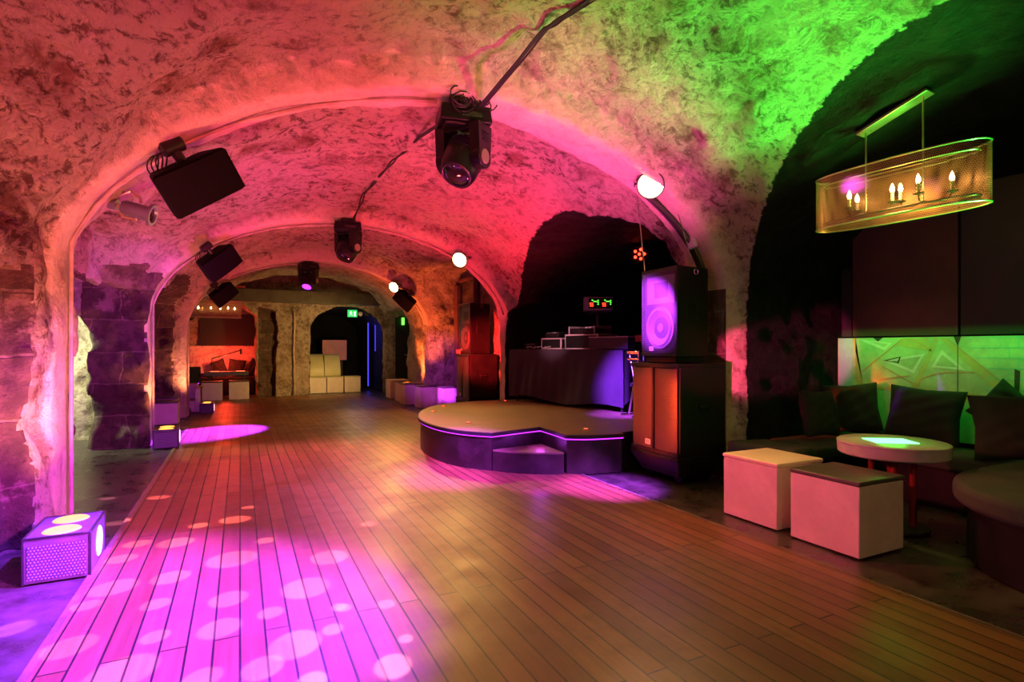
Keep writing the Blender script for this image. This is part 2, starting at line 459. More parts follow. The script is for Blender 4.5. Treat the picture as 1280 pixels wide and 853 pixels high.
def add(d, k, sm=.03):
    global D, COMP, DSIDE
    d = d.astype(np.float32)
    if k in (1, 2): DSIDE = np.minimum(DSIDE, d)
    COMP[d < D] = k
    hh = np.clip(.5 + .5 * (D - d) / sm, 0, 1)
    D = D + (d - D) * hh - sm * hh * (1 - hh)
add(barrel_x(3.0, 5.5, 1.2, 2.55, 2.55, 1.7, 1.40), 1)                        # lounge
add(barrel_x(3.0, 6.8, 5.9, 1.42, 2.70, 1.5, 1.34, np.where(Y2 < 5.9, 2.4, 1.7).astype(np.float32)[:, :, None]), 2)                   # dj niche
add(barrel_x(3.0, 4.38, 10.25, 1.34, 1.34, 1.9, 1.0, 4), 3)
add(barrel_x(-1.32, 1.4, 2.0, 2.7, 2.45, 1.9, 1.74), 4)
r2 = barrel_x(-1.5, .5, 6.95, 1.7, 1.47, 1.65, 1.15)
r2 = np.maximum(r2, np.where(Y2 < 6.65, -(X2 + 1.2 + .2 * (Y2 - 5.25)), -9)[:, :, None])
add(r2, 5)
ca = np.maximum(barrel_y(6.65, 8.44, -2.0, .9, 1.5, .6), 0 * Z1 - 9)
add(ca, 6)
add(barrel_y(7.4, 9.4, -2.62, .94, 1.25, .95), 6)
add(barrel_x(-1.42, .5, 10.25, 1.28, 1.28, 1.5, .9), 7)
add(barrel_x(-1.6, .3, 13.75, 1.45, 1.45, 1.5, .7), 7)
alc = np.maximum(box1(X2, -1.25, .41)[:, :, None], box1(Y2, 15, 17.3)[:, :, None])
alc = np.maximum(alc, np.maximum(Z1 - 2.42, (Z1 - 2.16) * .6 - (.41 - X2[:, :, None]) * .62 * .6))
add(alc, 8)
add(np.maximum(np.maximum(box1(X2, .25, .86), box1(Y2, 15, 16.0))[:, :, None], Z1 - 2.36 + (X2[:, :, None] - .4) * .35), 8)
add(barrel_y(15, 19.6, 2.65, .96, 1.65, .72), 9)
add(np.maximum(np.maximum(box1(X2, 3.0, 4.8), box1(Y2, 13.95, 15.75))[:, :, None], Z1 - 2.25), 10)

rng = np.random.RandomState(4)
def vnoise(P, f, seed):
    T = np.random.RandomState(seed).rand(32, 32, 32).astype(np.float32)
    q = P * f; i = np.floor(q).astype(np.int32); t = q - i; t = t * t * (3 - 2 * t)
    i0 = i & 31; i1 = (i + 1) & 31
    def g(a, b, c): return T[a, b, c]
    x0 = g(i0[:, 0], i0[:, 1], i0[:, 2]) * (1 - t[:, 0]) + g(i1[:, 0], i0[:, 1], i0[:, 2]) * t[:, 0]
    x1 = g(i0[:, 0], i1[:, 1], i0[:, 2]) * (1 - t[:, 0]) + g(i1[:, 0], i1[:, 1], i0[:, 2]) * t[:, 0]
    x2 = g(i0[:, 0], i0[:, 1], i1[:, 2]) * (1 - t[:, 0]) + g(i1[:, 0], i0[:, 1], i1[:, 2]) * t[:, 0]
    x3 = g(i0[:, 0], i1[:, 1], i1[:, 2]) * (1 - t[:, 0]) + g(i1[:, 0], i1[:, 1], i1[:, 2]) * t[:, 0]
    y0 = x0 * (1 - t[:, 1]) + x1 * t[:, 1]; y1 = x2 * (1 - t[:, 1]) + x3 * t[:, 1]
    return (y0 * (1 - t[:, 2]) + y1 * t[:, 2]) - .5
near = np.argwhere(np.abs(D) < .22)
NP = np.stack([gx[near[:, 0]], gy[near[:, 1]], gz[near[:, 2]]], 1)
nv = vnoise(NP, 1.3, 1) * .10 + vnoise(NP + 7.3, 3.1, 2) * .10 + vnoise(NP + 3.1, 6.0, 3) * .075 + vnoise(NP + 1.7, 12, 5) * .04
S_n = S2[near[:, 0], near[:, 1]]
rib = ((np.abs(S_n - 4.98) < .24) | (np.abs(S_n - 8.64) < .23) | (np.abs(S_n - 11.83) < .2)) & (COMP[near[:, 0], near[:, 1], near[:, 2]] == 0)
cc = COMP[near[:, 0], near[:, 1], near[:, 2]]
nv = np.where(rib, nv * .35, nv)
nv = np.where((cc == 2) | (cc == 1), nv * .8, nv)
nv = np.where((cc >= 9), nv * .3, nv)
D[near[:, 0], near[:, 1], near[:, 2]] += nv

def surface_nets(D):
    sg = D < 0
    c = np.zeros(tuple(n - 1 for n in D.shape), np.int8)
    for dx in (0, 1):
        for dy in (0, 1):
            for dz in (0, 1):
                c += sg[dx:dx + c.shape[0], dy:dy + c.shape[1], dz:dz + c.shape[2]]
    act = np.argwhere((c > 0) & (c < 8))
    idx = np.full(c.shape, -1, np.int32); idx[act[:, 0], act[:, 1], act[:, 2]] = np.arange(len(act))
    acc = np.zeros((len(act), 3), np.float32); cnt = np.zeros(len(act), np.float32)
    cor = [(a, b, d) for a in (0, 1) for b in (0, 1) for d in (0, 1)]
    for i, a in enumerate(cor):
        for b in cor[i + 1:]:
            if sum(abs(u - v) for u, v in zip(a, b)) != 1: continue
            va = D[act[:, 0] + a[0], act[:, 1] + a[1], act[:, 2] + a[2]]; vb = D[act[:, 0] + b[0], act[:, 1] + b[1], act[:, 2] + b[2]]
            k = (va < 0) != (vb < 0)
            t = np.where(k, va / np.where(k, va - vb, 1), 0)
            for ax in range(3):
                acc[:, ax] += np.where(k, a[ax] + t * (b[ax] - a[ax]), 0)
            cnt += k
    V = act + acc / cnt[:, None]
    F = []
    for ax in range(3):
        sl0 = [slice(None)] * 3; sl1 = [slice(None)] * 3
        sl0[ax] = slice(0, -1); sl1[ax] = slice(1, None)
        ch = sg[tuple(sl0)] != sg[tuple(sl1)]
        e = np.argwhere(ch)
        u, v = (ax + 1) % 3, (ax + 2) % 3
        ok = (e[:, u] > 0) & (e[:, v] > 0) & (e[:, u] < D.shape[u] - 1) & (e[:, v] < D.shape[v] - 1)
        e = e[ok]
        q = []
        for du, dv in ((-1, -1), (0, -1), (0, 0), (-1, 0)):
            j = e.copy(); j[:, u] += du; j[:, v] += dv
            q.append(idx[j[:, 0], j[:, 1], j[:, 2]])
        q = np.stack(q, 1)
        ins = sg[e[:, 0], e[:, 1], e[:, 2]]
        q[ins] = q[ins][:, ::-1]                     # faces look into the void
        F.append(q[(q >= 0).all(1)])
    return V, np.concatenate(F), act
V, F, act = surface_nets(D)
VW = np.stack([gx[0] + V[:, 0] * STEP, gy[0] + V[:, 1] * STEP, gz[0] + V[:, 2] * STEP], 1)
fc = VW[F].mean(1)
fn = np.cross(VW[F[:, 2]] - VW[F[:, 0]], VW[F[:, 3]] - VW[F[:, 1]])
vn = np.zeros_like(VW)
for k in range(4): np.add.at(vn, F[:, k], fn)
vn /= np.maximum(np.linalg.norm(vn, axis=1, keepdims=True), 1e-9)
fu = fn / np.maximum(np.linalg.norm(fn, axis=1, keepdims=True), 1e-9)
def trilin(A, P):
    q = (P - [gx[0], gy[0], gz[0]]) / STEP; q = np.clip(q, 0, np.array(A.shape) - 1.001); i = q.astype(int); f = q - i
    r = 0
    for a_ in (0, 1):
        for b_ in (0, 1):
            for c_ in (0, 1):
                r = r + A[i[:, 0] + a_, i[:, 1] + b_, i[:, 2] + c_] * (f[:, 0] if a_ else 1 - f[:, 0]) * (f[:, 1] if b_ else 1 - f[:, 1]) * (f[:, 2] if c_ else 1 - f[:, 2])
    return r
PV = VW + vn * .03
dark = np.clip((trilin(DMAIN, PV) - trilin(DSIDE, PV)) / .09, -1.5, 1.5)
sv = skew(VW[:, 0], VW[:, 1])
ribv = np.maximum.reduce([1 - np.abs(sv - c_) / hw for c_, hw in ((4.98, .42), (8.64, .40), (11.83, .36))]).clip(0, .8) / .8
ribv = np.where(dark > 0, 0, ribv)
# which hollow each face belongs to (look a little into the void)
q = fc + fu * .05
qi = np.clip(np.rint((q - [gx[0], gy[0], gz[0]]) / STEP).astype(int), 0, np.array(D.shape) - 1)
fk = COMP[qi[:, 0], qi[:, 1], qi[:, 2]]
fs_ = skew(fc[:, 0], fc[:, 1])
onrib = (fk == 0) & ((np.abs(fs_ - 4.98) < .25) | (np.abs(fs_ - 8.64) < .24) | (np.abs(fs_ - 11.83) < .21))
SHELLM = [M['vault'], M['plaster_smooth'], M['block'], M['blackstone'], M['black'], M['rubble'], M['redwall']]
x, y, z = fc.T
mi = np.zeros(len(F), int)
mi[(fk == 0) & (y > 12.1)] = 5
mi[(z < 1.75) & (fk == 0) & (x < 1.5) & ~onrib & (y > 5.3)] = 5
mi[(fk == 0) & (x > 3.3) & (z < 1.75) & (y > 8.9)] = 5
mi[(fk == 3) | (fk == 10)] = 5
mi[(fk == 4)] = 0
mi[(fk == 4) & (z < 1.75)] = 2
mi[(fk == 5)] = 0
mi[(fk == 5) & (z < 2.0)] = 2
mi[(fk == 5) & (y > 8.2) & (z < 2.3)] = 2
mi[(fk == 6)] = 5
mi[(fk == 6) & (y > 8.2) & (y < 8.6) & (x > -1.75)] = 2
mi[(fk == 0) & (x < -.9) & (y > 8.25) & (y < 8.47) & (z < 2.2)] = 2
mi[(fk == 7)] = 2
mi[(fk == 8)] = 6
mi[(fk == 8) & (x > .43)] = 2
mi[(fk == 0) & (y > 15.5) & (x > .8) & (x < 1.72) & (z < 2.3)] = 5
mi[(fk == 9)] = 4
mi[(x > 3.8) & (y > 3.90) & (y < 4.75) & (z < 1.8) & (fk == 0)] = 2  # blocks stop short; paler plaster makes the corner strip look lit
reg = np.zeros(len(F), int)                     # 0 ceiling 1 left 2 right 3 back 4 rear (behind the viewer)
reg[(fk == 0) & (z < 1.8) & (x < 1.5)] = 1
reg[(fk == 0) & (z < 1.8) & (x >= 1.5)] = 2
reg[np.isin(fk, [4, 5, 6, 7])] = 1
reg[np.isin(fk, [1, 2, 3, 10])] = 2
reg[np.isin(fk, [8, 9])] = 3
reg[(fk == 0) & (y > 15.6)] = 3
reg[(y < -1.3)] = 4
for k, nm in enumerate(['ceiling', 'wall_left', 'wall_right', 'wall_back', 'wall_front']):
    fsel = np.nonzero(reg == k)[0]
    if not len(fsel): continue
    used, inv = np.unique(F[fsel], return_inverse=True)
    inv = inv.reshape(-1, 4)
    me = bpy.data.meshes.new(nm)
    me.vertices.add(len(used)); me.vertices.foreach_set('co', VW[used].astype(np.float32).ravel())
    me.loops.add(len(fsel) * 4); me.loops.foreach_set('vertex_index', inv.ravel().astype(np.int32))
    me.polygons.add(len(fsel)); me.polygons.foreach_set('loop_start', np.arange(0, len(fsel) * 4, 4, dtype=np.int32))
    for m in SHELLM: me.materials.append(m)
    me.polygons.foreach_set('material_index', mi[fsel].astype(np.int32))
    me.update(calc_edges=True); me.validate()
    me.shade_smooth()
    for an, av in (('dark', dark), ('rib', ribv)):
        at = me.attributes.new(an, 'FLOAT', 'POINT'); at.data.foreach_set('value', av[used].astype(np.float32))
    me.normals_split_custom_set_from_vertices([tuple(n) for n in vn[used]])
    o = bpy.data.objects.new(nm, me); COL.objects.link(o); struct(o)
del D, COMP, DMAIN, DSIDE

# floors
struct(MB().box((1.9, 9.1, -.04), (10.6, 21.8, .06)).build('floor', M['darkfloor']))
struct(MB().box((1.15, 6.9, -.005), (3.74, 17.2, .012)).build('floor', M['wood'], smooth=0))
struct(MB().box((-.735, 6.9, -.002), (.03, 17.2, .014)).build('trim_1', M['trim'], smooth=0))
struct(MB().box((3.035, 6.9, -.002), (.022, 17.2, .012)).build('trim_2', M['trim'], smooth=0))
# ================================================================== things
def Rz(a): return Matrix.Rotation(a, 4, 'Z')
def Rx(a): return Matrix.Rotation(a, 4, 'X')
def Ry(a): return Matrix.Rotation(a, 4, 'Y')

M['beam'] = simple('dark_olive_beam', (.05, .05, .03), .5, var=.4)
# ---------------- trims, beam, doors
struct(MB().box((1.45, 15.25, 2.545), (4.75, .28, .31)).build('trim_3', M['beam'], bevel=.01))
d1 = struct(MB().box((4.30, 10.92, 1.03), (.05, .84, 2.06)).build('door_1', M['door'], bevel=.006))
MB().box((4.268, 10.92, 1.5), (.02, .62, .8)).box((4.268, 10.92, .5), (.02, .62, .8)).build('door_panel', M['blackpaint'], d1, bevel=.006)
h = MB().cyl((4.27, 11.25, 1.0), (4.21, 11.25, 1.0), .012).cyl((4.215, 11.26, 1.0), (4.215, 11.14, 1.0), .01).build('door_handle', M['metal'], d1)
struct(MB().box((4.26, 11.45, 1.3), (.12, .22, 2.6)).build('trim_4', M['doorframe'], bevel=.008))
w1 = struct(MB().box((4.29, 10.92, 2.42), (.05, .84, .46)).build('window_1', M['glassdark']))
MB().box((4.27, 10.92, 2.15), (.09, .9, .07)).box((4.27, 10.92, 2.68), (.09, .9, .06)).box((4.27, 10.48, 2.42), (.09, .05, .5)).build('window_frame', M['doorframe'], w1, bevel=.006)
d2 = struct(MB().box((4.55, 15.66, 1.05), (.5, .05, 2.1)).box((4.12, 15.66, 1.05), (.34, .05, 2.1)).build('door_2', M['blackpaint']))
MB().cyl((4.22, 15.63, 1.05), (4.22, 15.58, 1.05), .02).cyl((4.22, 15.585, 1.05), (4.3, 15.585, 1.05), .012).build('door_handle', M['metal'], d2)
tag(MB().box((4.15, 15.6, 2.0), (.07, .05, .2)).build('door_light', M['greenled'], bevel=.01), 'tiny green lit lamp above the dark far door behind the cubes', 'lamp')

# ---------------- moving heads
def moving_head(label, loc, rz, tilt, lens, sc=1.0, br=.8):
    t = thing('moving_head', label, 'stage light', loc, (0, 0, rz), 'moving heads hung along the vault crown')
    t.scale = (sc,) * 3
    B = Rz(br)
    MB().box((0, 0, -.115), (.40, .28, .13), B, taper=(.93, .9)).box((0, 0, -.19), (.32, .24, .03), B).build('base', M['blackplastic'], t, bevel=.022, seg=3)
    MB().box((0, 0, -.02), (.16, .07, .05), B).cyl(B @ Vector((-.1, 0, 0)), B @ Vector((.1, 0, 0)), .025).build('clamp', M['darkmetal'], t, bevel=.006)
    MB().box(B @ Vector((.04, -.137, -.125)), (.16, .006, .04), B).build('display', M['glassdark'], t)
    y = MB()
    for sx in (-1, 1):
        y.box((sx * .155, 0, -.315), (.085, .16, .25), taper=(1, 1.2))
        y.cyl((sx * .115, 0, -.43), (sx * .195, 0, -.43), .09)
        for k in range(4): y.box((sx * .2, 0, -.25 - .02 * k), (.008, .09, .007))
    y.box((0, 0, -.205), (.36, .17, .05))
    y.build('yoke', M['blackplastic'], t, bevel=.016, seg=2)
    for sx in (-1, 1):
        MB().cyl((sx * .193, 0, -.43), (sx * .205, 0, -.43), .058, .052).build('yoke_cap', M['capgrey'], t, bevel=.004)
    R = Matrix.Translation((0, 0, -.43)) @ Rx(tilt)
    hd = MB().lathe([(.001, .19), (.06, .186), (.105, .16), (.138, .10), (.148, 0), (.142, -.10), (.13, -.15), (.118, -.17), (.10, -.172)], 32, R @ Matrix.Diagonal((.92, 1.1, 1, 1)))
    for k in range(5): hd.lathe([(.138, .095 - k * .02), (.152, .09 - k * .02), (.142, .085 - k * .02)], 32, R @ Matrix.Diagonal((.92, 1.1, 1, 1)))
    hp = hd.build('head', M['blackplastic'], t, smooth=50)
    MB().lathe([(.001, -.185), (.05, -.181), (.09, -.172), (.102, -.165), (.102, -.15)], 32, R).build('lens', lens, hp, smooth=60)
    MB().lathe([(.104, -.15), (.118, -.172), (.110, -.178), (.100, -.172)], 32, R).build('lens_ring', M['darkmetal'], hp)
    return t
M['capgrey'] = simple('cap_grey', (.22, .23, .14), .5)
mz = arch_pt(4.98, 1.72, 0).z - .02
moving_head('largest black moving head light hung nearest, with tangled cables above it', (1.72, 4.5, mz + .02), -.95, -.6, M['glassdark'], 1.12)
moving_head('black moving head light hung on the middle rib, unlit lens', (1.42, 8.4, main_z(1.42, 8.62) + .02), -1.0, -.5, M['glassdark'], .98)
moving_head('farthest moving head light, glowing violet above the dark beam', (1.22, 11.75, main_z(1.22, 11.83) + .02), -.5, -.55, M['purplelens'], .9)

# cable runs along the crown
def hug(x, y, off=.035): return Vector((x, y, main_z(x, y) - off))
def run(pts, n=10, off=.03, wob=.0):
    out = []
    for (a, b) in zip(pts[:-1], pts[1:]):
        for i in range(n):
            f = i / n; x = a[0] + (b[0] - a[0]) * f; y = a[1] + (b[1] - a[1]) * f
            out.append(hug(x + wob * math.sin(i * 1.7), y, off))
    out.append(hug(*pts[-1], off)); return out
c = MB()
base = run([(2.42, 1.2), (2.05, 3.1), (1.97, 3.5)], 12, .03); end = Vector((1.80, 4.30, mz - .07))
base += [base[-1].lerp(end, k / 10) for k in range(1, 11)]
for dx, ph in ((0, 0), (.018, 1.5), (-.016, .6)):
    c.tube([p + Vector((dx + .003 * math.sin(i * .9 + ph), 0, .003 * math.sin(i * 1.3 + ph))) for i, p in enumerate(base)], .008, 8)
tag(c.build('cable_run', M['cable']), 'thick bundle of black cables along the ceiling above the nearest moving head', 'cable')
c = MB()
end = arch_pt(8.62, 1.45, .03); end.y = 8.2
base = [Vector((1.64, 4.80, mz - .03))] + run([(1.58, 5.35), (1.5, 6.2), (1.46, 7.5)], 14, .03)
base += [base[-1].lerp(end, k / 8) for k in range(1, 9)]
for dx, ph in ((0, 0), (.018, 2)):
    c.tube([p + Vector((dx + .008 * math.sin(i * .8 + ph), 0, .004 * math.sin(i * 1.1 + ph))) for i, p in enumerate(base)], .009, 8)
tag(c.build('cable_run', M['cable']), 'thin black cable along the ceiling between the first two moving heads', 'cable')
c = MB()
for k in range(14):
    r = random.uniform(.05, .1); cx = 1.76 + random.uniform(-.14, .2); cz = mz - .03 + random.uniform(-.05, .05); ph = random.uniform(0, 6); ty = random.uniform(.3, 1)
    c.tube([(cx + r * math.cos(a * .5236 + ph), 4.36 + r * .5 * math.sin(a * .5236 * ty + k), cz + r * .8 * math.sin(a * .5236 + ph)) for a in range(13)], .006, 6)
tag(c.build('cable_coil', M['cable']), 'tangle of curly black cables on top of the nearest moving head', 'cable')
# conduits round the ribs
def arch_path(s, x0, x1, n=40, drop=.02, foot=None):
    P = []
    if foot is not None:
        xf = arch_pt(s, x0, 0).x
        z0 = arch_pt(s, x0).z
        for i in range(8): P.append(Vector((x0, arch_pt(s, x0).y, foot + (z0 - foot) * i / 8)))
    for i in range(n + 1):
        f = .5 - .5 * math.cos(PI * i / n); P.append(arch_pt(s, x0 + (x1 - x0) * f, drop))
    return P
tag(MB().tube(arch_path(4.98, -1.085, 1.5, foot=.05), .014, 8).build('conduit', M['conduit']), 'pale pipe running up the nearest left rib from floor to crown', 'pipe')
tag(MB().tube(arch_path(4.98, 3.42, 4.1, 16, .04), .022, 8).tube(arch_path(5.04, 3.42, 4.1, 16, .03), .016, 8).build('conduit', M['darkmetal']), 'dark pipe curving down from the nearest flood lamp to the speaker stack', 'pipe')
tag(MB().tube(arch_path(8.62, -1.02, 4.02, 60, foot=.05), .015, 8).build('conduit', M['conduit']), 'thin pipe following the whole second rib', 'pipe')
tag(MB().tube(arch_path(11.83, -.85, 3.64, 60, foot=.05), .015, 8).build('conduit', M['conduit']), 'thin pipe following the farthest rib', 'pipe')

tag(MB().tube([(1.28 + .01 * math.sin(k), 15.70, .02 + k * .24) for k in range(10)], .02, 8).build('conduit', M['conduit']), 'pipe running straight up the far stone pillar between the alcove and the archway', 'pipe')
M['speakerblack'] = simple('soft_black', (.004, .0035, .004), .7, var=.3, bump=.2, bscale=160, spec=.12)
# ---------------- wall speakers on the ribs
def wall_speaker(label, loc, rot, sc=1.0, group=None):
    t = thing('wall_speaker', label, 'speaker', loc, (0, 0, 0), 'black box speakers clamped to the ribs'); t.scale = (sc,) * 3
    R = Rz(rot[0]) @ Ry(rot[1]) @ Rx(rot[2])
    poly = [(-.27, 0), (.27, 0), (.2, .24), (-.2, .24)]
    MB().prism(poly, -.15, .15, R).build('cabinet', M['speakerblack'], t, bevel=.03, seg=4)
    def g(u, v):
        x = -.255 + .51 * u; z = -.135 + .27 * v
        return R @ Vector((x, -.006 - .025 * (1 - (2 * u - 1) ** 2), z))
    MB().grid(g, 16, 2).build('grille', M['speakerblack'], t)
    MB().box((.12, -.03, -.03), (.045, .004, .02), None).build('badge', M['darkmetal'], t) if False else None
    br = MB()
    for i, q in enumerate([(-.05, .12, .17), (.05, .12, .17)]):
        pass
    br.add([], [])
    br.cyl(R @ Vector((0, .12, .14)), R @ Vector((0, .14, .25)), .035).cyl(R @ Vector((-.07, .14, .25)), R @ Vector((.07, .14, .25)), .05)
    br.build('bracket', M['darkmetal'], t, bevel=.006)
    w = MB()
    for k in range(3):
        w.tube([R @ Vector((-.1 - .03 * k + .05 * math.sin(a * .5),   .16, .15 + .09 * math.sin(a * PI / 10))) for a in range(11)], .005, 6)
    w.build('lead', M['cable'], t)
    return t
wall_speaker('largest black box speaker clamped to the nearest left rib', (-.25, 4.72, 2.47), (.32, -.62, .22), 1.1)
wall_speaker('black box speaker on the left of the second rib', (-.2, 8.28, 2.36), (.45, -.72, .2), .98)
wall_speaker('small black box speaker on the left of the farthest rib near the far chandelier', (-.24, 11.55, 2.22), (.35, -.75, .2), .9)
wall_speaker('black box speaker on the right of the farthest rib under its flood lamp', (3.07, 11.55, 2.23), (-.6, .75, .25), .9)

# ---------------- flood lamps
def flood(label, loc, sc=1.0, d=(-.62, -.62, -.42)):
    t = thing('flood_lamp', label, 'lamp', loc, (0, 0, 0), 'warm flood lamps on the right of the ribs')
    q = Vector(d).to_track_quat('Z', 'Y').to_matrix().to_4x4() @ Matrix.Scale(sc, 4)
    MB().lathe([(.001, -.10), (.05, -.10), (.075, -.07), (.11, -.02), (.128, .02), (.128, .03), (.118, .03), (.112, .015)], 32, q).build('housing', M['darkmetal'], t)
    MB().lathe([(.001, .026), (.07, .024), (.116, .016)], 32, q).build('lamp_face', M['flood'], t)
    MB().tube([q @ Vector((.15, 0, .0)), q @ Vector((.16, 0, -.1)), q @ Vector((0, 0, -.17)), q @ Vector((-.16, 0, -.1)), q @ Vector((-.15, 0, 0))], .009, 8).cyl(q @ Vector((0, 0, -.16)), q @ Vector((.05, .05, -.25)), .012).build('yoke', M['darkmetal'], t)
flood('largest glowing flood lamp, on the nearest rib above the front speaker stack', (3.42, 4.1, 2.76), 1.0)
flood('glowing flood lamp on the right of the second rib', (3.16, 8.41, 2.66), 1.0)
flood('smallest glowing flood lamp, on the farthest rib above a box speaker', (2.89, 11.58, 2.52), .9)
M['cansteel'] = simple('violet_grey_steel', (.22, .2, .3), .4, .6)
# par can behind the first left rib
t = thing('par_can', 'small purple lit metal spotlight behind the nearest left rib', 'stage light', (-.74, 5.42, 2.36))
q = Vector((.9, -.2, -.25)).to_track_quat('Z', 'Y').to_matrix().to_4x4()
MB().lathe([(.001, -.12), (.05, -.12), (.06, -.09), (.06, .08), (.085, .085), (.085, .11), (.065, .11), (.06, .09)], 28, q).build('can', M['cansteel'], t)
MB().lathe([(.001, .085), (.03, .09), (.06, .085)], 28, q).build('lens', M['glassdark'], t)
MB().tube([q @ Vector((0, .07, 0)), q @ Vector((0, .11, -.02)), q @ Vector((0, .14, -.1)), q @ Vector((0, .05, -.19)), q @ Vector((0, -.08, -.1)), q @ Vector((0, -.07, 0))], .012, 8).build('yoke', M['brass'], t)
MB().cyl(q @ Vector((0, .1, -.15)), q @ Vector((0, .22, -.2)), .02).cyl(q @ Vector((0, 0, -.16)), q @ Vector((0, 0, -.42)), .045).build('driver_tube', M['cansteel'], t)
# white box fixed above the stack
t = thing('junction_box', 'small white box fixed to the vault above the front speaker stack', 'box', (3.93, 4.12, 2.30))
MB().box((0, 0, 0), (.05, .1, .18), Rx(-.25)).build('cover', M['greybox'], t, bevel=.012)
MB().box((.045, 0, .0), (.06, .07, .12), Rx(-.25)).build('back_plate', M['greybox'], t)

# ---------------- front speaker stack (grilles look across the floor, local -X)
def badge(par, loc, s):
    p = MB().box(loc, (.006, .075 * s, .05 * s)).build('badge', M['greybox'], par, bevel=.003)
    cu = bpy.data.curves.new('badge_lettering', 'FONT'); cu.body = 'EV'; cu.size = .042 * s; cu.extrude = .0008; cu.align_x = 'CENTER'; cu.align_y = 'CENTER'
    tmp = bpy.data.objects.new('tmp', cu); me = bpy.data.meshes.new_from_object(tmp); bpy.data.objects.remove(tmp); me.name = 'badge_lettering'; me.materials.clear(); me.materials.append(M['blackpaint'])
    o = bpy.data.objects.new('badge_lettering', me); COL.objects.link(o)
    o.location = (loc[0] - .0042, loc[1], loc[2]); o.rotation_euler = (PI / 2, 0, -PI / 2); o.parent = par
    return p
def driver(par, name, y, z, r, x):
    R = Matrix.Translation((x, y, z)) @ Ry(-PI / 2)
    MB().lathe([(.001, .012), (r * .22, .01), (r * .28, -.02), (r * .8, .015), (r * .88, .03), (r * .95, .018), (r * 1.05, .018), (r * 1.05, .0)], 36, R).build(name, M['coned'], par)
M['coned'] = simple('paper_cone', (.16, .15, .16), .6, var=.2)
M['grillecut'] = perforated('cut_grille', (.075, .065, .075), (.01, .01, .01), .013, (1, 2), .43, metal=.3, rough=.4, alpha=True)
M['redgrille'] = perforated('fine_sub_grille', (.055, .045, .045), (.008, .006, .006), .013, (1, 2), .30, metal=.2, rough=.38)
def subwoofer(label, loc, rz):
    t = thing('subwoofer', label, 'speaker', loc, (0, 0, rz), 'large floor speakers under the speaker stacks')
    D_, W_, H_ = .57, .68, .85
    b = MB().box((D_ / 2 + .0, 0, .02), (D_, W_, .04)).box((D_ / 2, 0, H_ - .02), (D_, W_, .04)).box((D_ / 2 + .015, -W_ / 2 + .02, H_ / 2), (D_ - .03, .04, H_ - .08)).box((D_ / 2 + .015, W_ / 2 - .02, H_ / 2), (D_ - .03, .04, H_ - .08)).box((D_ / 2 + .02, 0, H_ / 2), (D_ - .06, W_ - .08, H_ - .08))
    b.build('cabinet', M['blackbox'], t, bevel=.006)
    def g(u, v):
        y = -W_ / 2 + .02 + (W_ - .04) * u; z = .045 + (H_ - .09) * v
        return (.012 - .018 * (1 - (2 * ((u * 2) % 1 if u < 1 else 1) - 1) ** 2), y, z)
    MB().grid(g, 24, 2).build('grille', M['redgrille'], t, smooth=20)
    gg = MB().box((.002, .0, H_ / 2), (.022, .03, H_ - .08)).build('grille_rib', M['blackplastic'], t, bevel=.005)
    badge(t, (-.012, .06, .1), 1.0)
    for sy in (-1, 1):
        MB().box((.3, sy * (W_ / 2 - .003), .45), (.16, .014, .12)).build('handle_cup', M['blackplastic'], t, bevel=.02)
        MB().cyl((.24, sy * (W_ / 2 + .012), .46), (.36, sy * (W_ / 2 + .012), .46), .01).build('handle', M['darkmetal'], t)
    for sy in (-.26, .26): MB().cyl((.08, sy, H_ - .002), (.08, sy, H_ + .004), .03).build('stacking_cup', M['darkmetal'], t)
    return t
def fullrange(label, loc, rz):
    t = thing('tall_speaker', label, 'speaker', loc, (0, 0, rz), 'tall speakers on top of the speaker stacks')
    D_, W_, H_ = .42, .53, .83
    poly = [(0, -W_ / 2), (D_, -W_ / 2 + .07), (D_, W_ / 2 - .07), (0, W_ / 2)]
    b = MB().prism(poly, 0, .03).prism(poly, H_ - .03, H_).prism([(.03, -W_ / 2), (D_, -W_ / 2 + .07), (D_, W_ / 2 - .07), (.03, W_ / 2)], .03, H_ - .03)
    b.box((.015, -W_ / 2 + .012, H_ / 2), (.03, .024, H_ - .06)).box((.015, W_ / 2 - .012, H_ / 2), (.03, .024, H_ - .06))
    b.build('cabinet', M['blackbox'], t, bevel=.006)
    driver(t, 'woofer', 0, .27, .19, .03)
    R = Matrix.Identity(4)
    MB().add([(.0, -.2, .50), (.0, .2, .50), (.0, .2, .76), (.0, -.2, .76), (.05, -.06, .58), (.05, .06, .58), (.05, .06, .68), (.05, -.06, .68)],
             [(0, 1, 5, 4), (1, 2, 6, 5), (2, 3, 7, 6), (3, 0, 4, 7), (4, 5, 6, 7)], M=Matrix.Translation((.022, 0, 0)) @ Matrix.Scale(.25, 4, (1, 0, 0))).build('horn', M['coned'], t)
    def g(u, v): return (-.004 - .02 * (1 - (2 * u - 1) ** 2), -W_ / 2 + .022 + (W_ - .044) * u, .03 + (H_ - .06) * v)
    MB().grid(g, 16, 2).build('grille', M['grillecut'], t)
    badge(t, (-.022, .08, .07), .8)
    for sy in (-1, 1):
        MB().box((.2, sy * (W_ / 2 - .034), .42), (.13, .014, .16), Rz(sy * -.165)).build('handle_cup', M['blackplastic'], t, bevel=.02)
    r = MB().tube([(.24 + .022 * math.sin(a * PI / 8), -.242, H_ - .045 + .026 * math.cos(a * PI / 8)) for a in range(16)], .005, 6, closed=True)
    r.build('eyebolt', M['chrome'], t)
    return t
SX, SY = 3.52, 4.19
subwoofer('large black floor speaker at the front, on a castered dolly beside the stage', (SX, SY, .255), -.02)
fullrange('black speaker with violet lit grille, on top of the front floor speaker', (SX + .05, SY - .02, 1.17), -.04)
